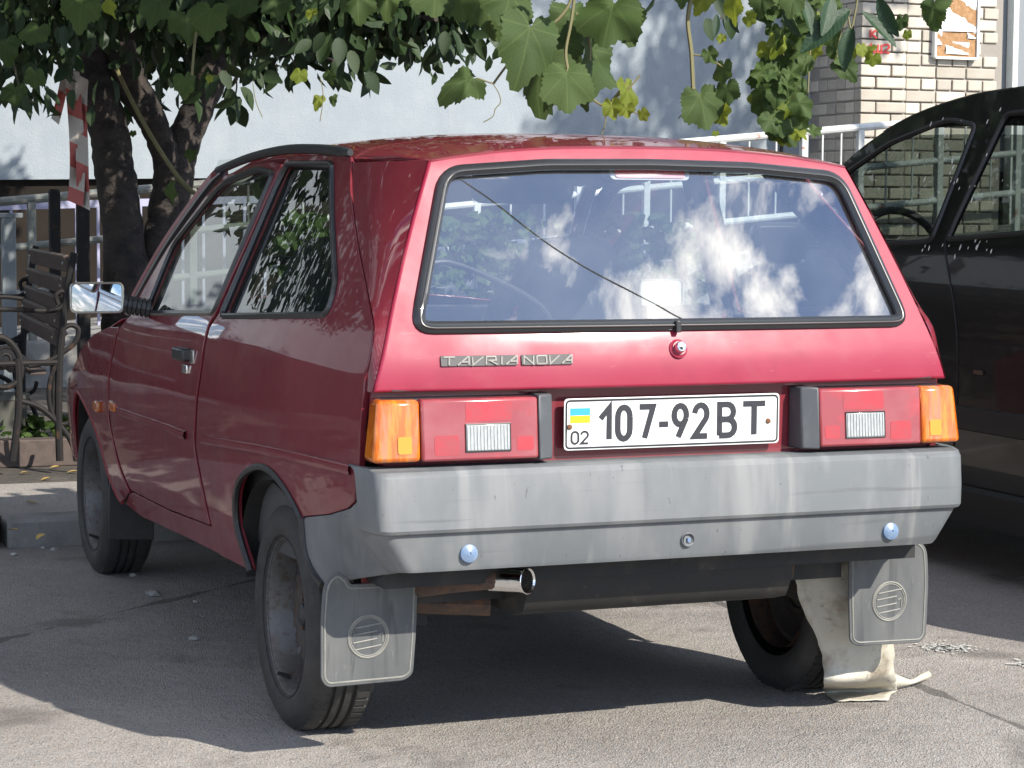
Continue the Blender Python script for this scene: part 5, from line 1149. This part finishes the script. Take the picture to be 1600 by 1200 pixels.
for k in range(46):      # upper mass above the frame edge
    px = r.uniform(-60, 1260); leaf(vine, r.choice(('grape', 'grape', 'grape', 'young')), px, r.uniform(-230, -85), r.uniform(55, 85), r.uniform(5.2, 6.8), 180+r.gauss(0, 35), r.gauss(15, 20), r.gauss(0, 35))
# long-leaved shoot in front of the brick pier
shoot = empty('long_leaf_shoot', at_t(1330, -60, 6.8), 'shoot with long glossy dark leaves hanging before the brick pier', 'branch')
for px, py, s, an, tp, tl in ((1328, 15, 105, 228, 10, 15), (1332, 40, 68, 190, 10, 30), (1346, 18, 72, 138, 10, -30), (1372, -5, 66, 150, 15, 35), (1300, -8, 70, 200, 20, -20), (1250, -5, 60, 170, 20, -30), (1225, 10, 55, 150, 10, 50), (1120, 22, 34, 185, 10, 0), (1140, 25, 32, 150, 10, 40)):
    leaf(shoot, 'long', px, py, s, 6.8, an, tp, tl)
stem([(1345, -40), (1338, 10), (1330, 45), (1325, 25)], 6.8, .0035, shoot); stem([(1330, 15), (1312, 60), (1308, 90)], 6.85, .0025, shoot); stem([(1345, -40), (1372, -5)], 6.8, .003, shoot); stem([(1345, -40), (1250, -10)], 6.8, .003, shoot)
# vine climbing beside the pier
v2 = empty('climbing_vine', at(1235, 400, 1, FY-.4), 'leafy climbing vine on the pale wall beside the brick pier', 'vine')
r = random.Random(12)
for k in range(150):
    u = r.random(); py = -40+260*u; cxp = 1232+18*math.sin(py*.03); wd_ = 52*(1-.45*u)
    px = cxp+r.gauss(0, .55)*wd_
    if 1290 < px and py > 120: continue
    leaf(v2, 'grape' if r.random() < .75 else 'young', px, py-15, r.uniform(20, 34), r.uniform(13.2, 13.8), 180+r.gauss(0, 35), r.gauss(10, 22), r.gauss(0, 32))
for pts in (((1270, -60), (1250, 40), (1235, 120), (1215, 190)), ((1230, -60), (1225, 80), (1195, 160)), ((1290, -60), (1268, 60), (1262, 155)), ((1305, -40), (1310, 60), (1322, 90))): stem(pts, 13.5, .006, v2)
for px, py in ((1310, 60), (1318, 80), (1300, 70), (1325, 95), (1335, 75), (1312, 95), (1345, 70), (1360, 72), (1365, 85)): leaf(v2, 'young' if px > 1330 else 'grape', px, py, r.uniform(26, 38) if px < 1330 else 20, 13.2, 180+r.gauss(0, 25), 10, r.gauss(0, 30))
# ramp creepers seen through the car windows
cr = empty('ramp_creeper', at(800, 420, 1, 9.35), 'green creeper growing on the ramp railing ahead of the red car', 'vine')
def samp2(r_):
    px = r_.choice((700, 760, 800, 930, 960, 1050, 470, 500))+r_.gauss(0, 28); py = r_.uniform(330, 520); return at(px, py, 1, 9.30+r_.gauss(0, .06))
crown('foliage', 1300, samp2, .09, cr, 'canopy_green', 6, 'g')

# second tree, out of frame on the right: throws the dappled shade on the pale wall
t2 = empty('yard_tree', (7.6, 5.4, 0), 'tall yard tree standing right of the black car', 'tree')
mbk = MB(); mbk.tube(spl([(9.2, 5.2, 0), (9.1, 5.2, 2), (8.6, 5.3, 4), (7.8, 5.4, 6)], 5), [.2]*6+[.16]*5+[.1]*5, 10); mbk.build('trunk', 'bark', t2)
c2 = random.Random(31); cl2 = [(Vector((c2.uniform(7.7, 9.1), c2.uniform(4.4, 6.4), c2.uniform(6.3, 8.3))), c2.uniform(.25, .5)) for _ in range(26)]
def samp3(r_):
    c, q = r_.choice(cl2); v = Vector((r_.gauss(0, 1), r_.gauss(0, 1), r_.gauss(0, .8))); return c+v.normalized()*q*(r_.random()**.4)
crown('crown', 3600, samp3, .12, t2, seed=8)

# ------------------------------------------------------------------ bench
bn = empty('park_bench', (-.75, 5.8, .09), 'iron bench with brown slats and scroll ends in front of the fence', 'bench')
bt = [sd_ for sd_ in ()]
BY0, BY1, BXB = 5.05, 6.55, at(106, 411, 1, 5.05).x
for i in range(5):
    px = (106, 98, 92, 88, 85)[i]; py = (412, 447, 478, 502, 528)[i]
    q = at(px, py, 1, BY0); zc = q.z; xc = BXB-.012*i
    b = MB(); b.box((xc+.0445, (BY0+BY1)/2, zc), (.024, BY1-BY0, .074), Matrix.Rotation(-.0593, 3, 'Z') @ Matrix.Rotation(-.28, 3, 'Y')); o = b.build('back_slat', 'bench_wood', bn, bevel=.004)
    for yy in (BY0+.05, BY1-.05): MB().lathe([(.007, 0), (.005, -.006), (0, -.007)], (xc-.014+.0593*(yy-BY0), yy, zc), (1, 0, 0), 8).build('slat_bolt', 'bright_trim', bn)
for i in range(5):
    MB().box((BXB-.13-.085*i+.0445, (BY0+BY1)/2, .52+.012*i), (.07, BY1-BY0, .022), Matrix.Rotation(-.0593, 3, 'Z')).build('seat_slat', 'bench_wood', bn, bevel=.004)
def spiral(c, r0, turns, a0, sgn=1, n=26):
    return [(c[0]+(r0*(1-.75*k/n))*math.cos(a0+sgn*2*math.pi*turns*k/n), c[1], c[2]+(r0*(1-.75*k/n))*math.sin(a0+sgn*2*math.pi*turns*k/n)) for k in range(n+1)]
for yy in (BY0-.03, BY1+.03):
    e = MB(); P_ = lambda px, py: tuple((at(px, py, 1, BY0-.03)[i]+(.0593*(yy-BY0) if i == 0 else 0)) if i != 1 else yy for i in range(3))
    e.tube(spl([P_(117, 395), P_(108, 440), P_(100, 500), P_(94, 560), P_(92, 640), P_(94, 720)], 5), .016, 8)
    e.tube(spl([P_(-10, 483), P_(30, 484), P_(80, 486), P_(98, 478), P_(104, 462), P_(97, 455), P_(88, 462), P_(92, 476)], 5), .010, 8)
    e.tube(spl([P_(-30, 465), P_(10, 464), P_(36, 467)], 5), .009, 8)
    e.tube(spl([P_(45, 572), P_(75, 565), P_(100, 550), P_(118, 535), P_(123, 515), P_(112, 508), P_(100, 514), P_(104, 524)], 5), .011, 8)
    e.tube(spl([P_(92, 560), P_(78, 600), P_(80, 640), P_(95, 662), P_(112, 657), P_(118, 640)], 5), .010, 8)
    e.tube(spl([P_(-20, 525), P_(10, 530), P_(30, 555), P_(32, 590), P_(10, 605), P_(-15, 600)], 5), .014, 8)
    e.tube(spl([P_(25, 625), P_(60, 635), P_(90, 660), P_(112, 690), P_(120, 720)], 5), .012, 8)
    e.tube(spl([P_(28, 560), P_(30, 640), P_(20, 720)], 5), .016, 8); e.tube([P_(-30, 570), P_(95, 566)], .013, 8)
    e.tube(spiral(P_(8, 560), .055, 1.4, 0), .008, 6)
    e.build('end_frame', 'dark_iron', bn)
# barrier tape on the trunk
tp = empty('barrier_tape', at_t(118, 325, 9.75), 'red and white striped tape hanging from the tree trunk', 'tape')
def tape(pts, wpx, nm='tape_strip'):
    c = spl(pts, 6); n = len(c)
    for i in range(n-1):
        a, b = c[i], c[i+1]
    k = 0; seg = []
    for i in range(n-1):
        m_ = 'tape_red' if (i//5) % 2 else 'tape_white'; tt = 9.72
        (xa, ya), (xb, yb) = c[i], c[i+1]; sh = 10
        rows = [[at_t(xx+u*wpx, yy+sh*u, tt+.03*math.sin(3*u+yy*.05)) for u in np.linspace(-.5, .5, 5)] for xx, yy in ((xa, ya), (xb, yb))]
        seg.append((m_, rows))
    i = 0
    while i < len(seg):
        m_ = seg[i][0]; mb_ = MB()
        while i < len(seg) and seg[i][0] == m_: mb_.grid(seg[i][1]); i += 1
        mb_.build('tape_band', m_, tp, smooth=60)
tape([(112, 108), (115, 150), (119, 200), (121, 250), (120, 290), (117, 318)], 24); tape([(128, 120), (126, 170), (128, 230), (129, 280), (131, 324)], 20); tape([(103, 112), (96, 150), (86, 190)], 12)
# bucket, litter, weeds
bk0 = at(4, 706, 2, .09)
bk = MB().lathe([(.085, .0), (.10, .0), (.118, .24), (.126, .25), (.126, .268), (.112, .268), (.095, .02)], (bk0.x, bk0.y, .09), (0, 0, 1), 24).build('bucket', 'bucket_grey', None); tag(bk, 'grey plastic bucket on the soil beside the bench', 'bucket')
r = random.Random(17)
for i, (px, py) in enumerate(((32, 737), (95, 728), (40, 783), (28, 826), (70, 832), (122, 735), (80, 745))):
    q = at(px, py, 2, .104); o = link(bpy.data.objects.new('fallen_leaf', LM['ovate'].copy())); o.data.materials.clear(); o.data.materials.append(MATS['dry_leaf']); o.location = (q.x, q.y, .10); o.scale = (.048,)*3; o.rotation_euler = (r.uniform(-.2, .1), 0, r.uniform(0, 6))
    tag(o, 'small dry yellow leaf lying on the path by the kerb', 'leaf', 'fallen leaves by the kerb')
for i, (px, py) in enumerate(((208, 901), (304, 1000), (306, 941), (22, 868), (68, 857), (84, 860), (238, 931))):
    q = at(px, py, 2, 0); s = r.uniform(.010, .018) if i not in (6,) else .03
    b = bmesh.new(); bmesh.ops.create_icosphere(b, subdivisions=1, radius=1)
    for v in b.verts: v.co *= r.uniform(.75, 1.15)
    me = bpy.data.meshes.new('pebble'); b.to_mesh(me); b.free(); me.materials.append(MATS['pebble']); o = link(bpy.data.objects.new('pebble', me)); o.scale = (s, s*.8, s*.5); o.location = (q.x, q.y, s*.3)
    tag(o, 'small grey stone lying on the asphalt beside the red car', 'stone', 'stones on the asphalt')
wd = []
def samp4(r_):
    px, py = r_.choice(((115, 690), (108, 700), (125, 680), (5, 700), (10, 710), (55, 690), (70, 600), (40, 590)))
    q = at(px+r_.gauss(0, 9), 712, 2, .09); return Vector((q.x, q.y+r_.uniform(.05, .3), .10+r_.random()**2*.16))
o = crown('weeds', 420, samp4, .05, None, 'canopy_green', 14, 'g'); tag(o, 'low green weeds growing around the bench feet', 'weeds')
# white paint crumbs on the asphalt
pc = MB(); r = random.Random(40)
for k in range(220):
    px, py = (1480+r.gauss(0, 20), 1014+r.gauss(0, 4)+.02*0) if k < 150 else (1552+r.gauss(0, 16), 1039+r.gauss(0, 2.5))
    q = at(px+ (py-1014)*2.2, py, 2, 0); s = r.uniform(.003, .009)
    pc.add([(q.x+s*math.cos(a)*r.uniform(.6, 1.2), q.y+s*math.sin(a)*r.uniform(.6, 1.2), .004) for a in np.linspace(0, 6.28, 6)[:-1]], [tuple(range(5))])
o = pc.build('paint_crumbs', 'plate_white', None, smooth=0); tag(o, 'scattered crumbs of white paint on the asphalt', 'paint', kind='stuff')
# overhead cable mirrored in the rear window
def refl(px, py, d):
    p = None; y = .15
    for _ in range(30): p = at(px, py, 1, y); y = YH(p.x, p.z)
    e = .01; n = (Vector((e, YH(p.x+e, p.z)-YH(p.x, p.z), 0))).cross(Vector((0, YH(p.x, p.z+e)-YH(p.x, p.z), e))).normalized()
    v = ray(px, py).normalized(); q = v-2*v.dot(n)*n; return p+q*d
ca, cm, cbb = refl(712, 280, 9), refl(885, 400, 9.5), refl(1068, 500, 10)
pts = spl([ca+(ca-cm)*2.5, ca, cm, cbb, cbb+(cbb-cm)*2.5], 8)
tag(MB().tube(pts, .0065, 6).build('overhead_cable', 'cable_black', None), 'black overhead cable strung above the parking ground', 'cable')
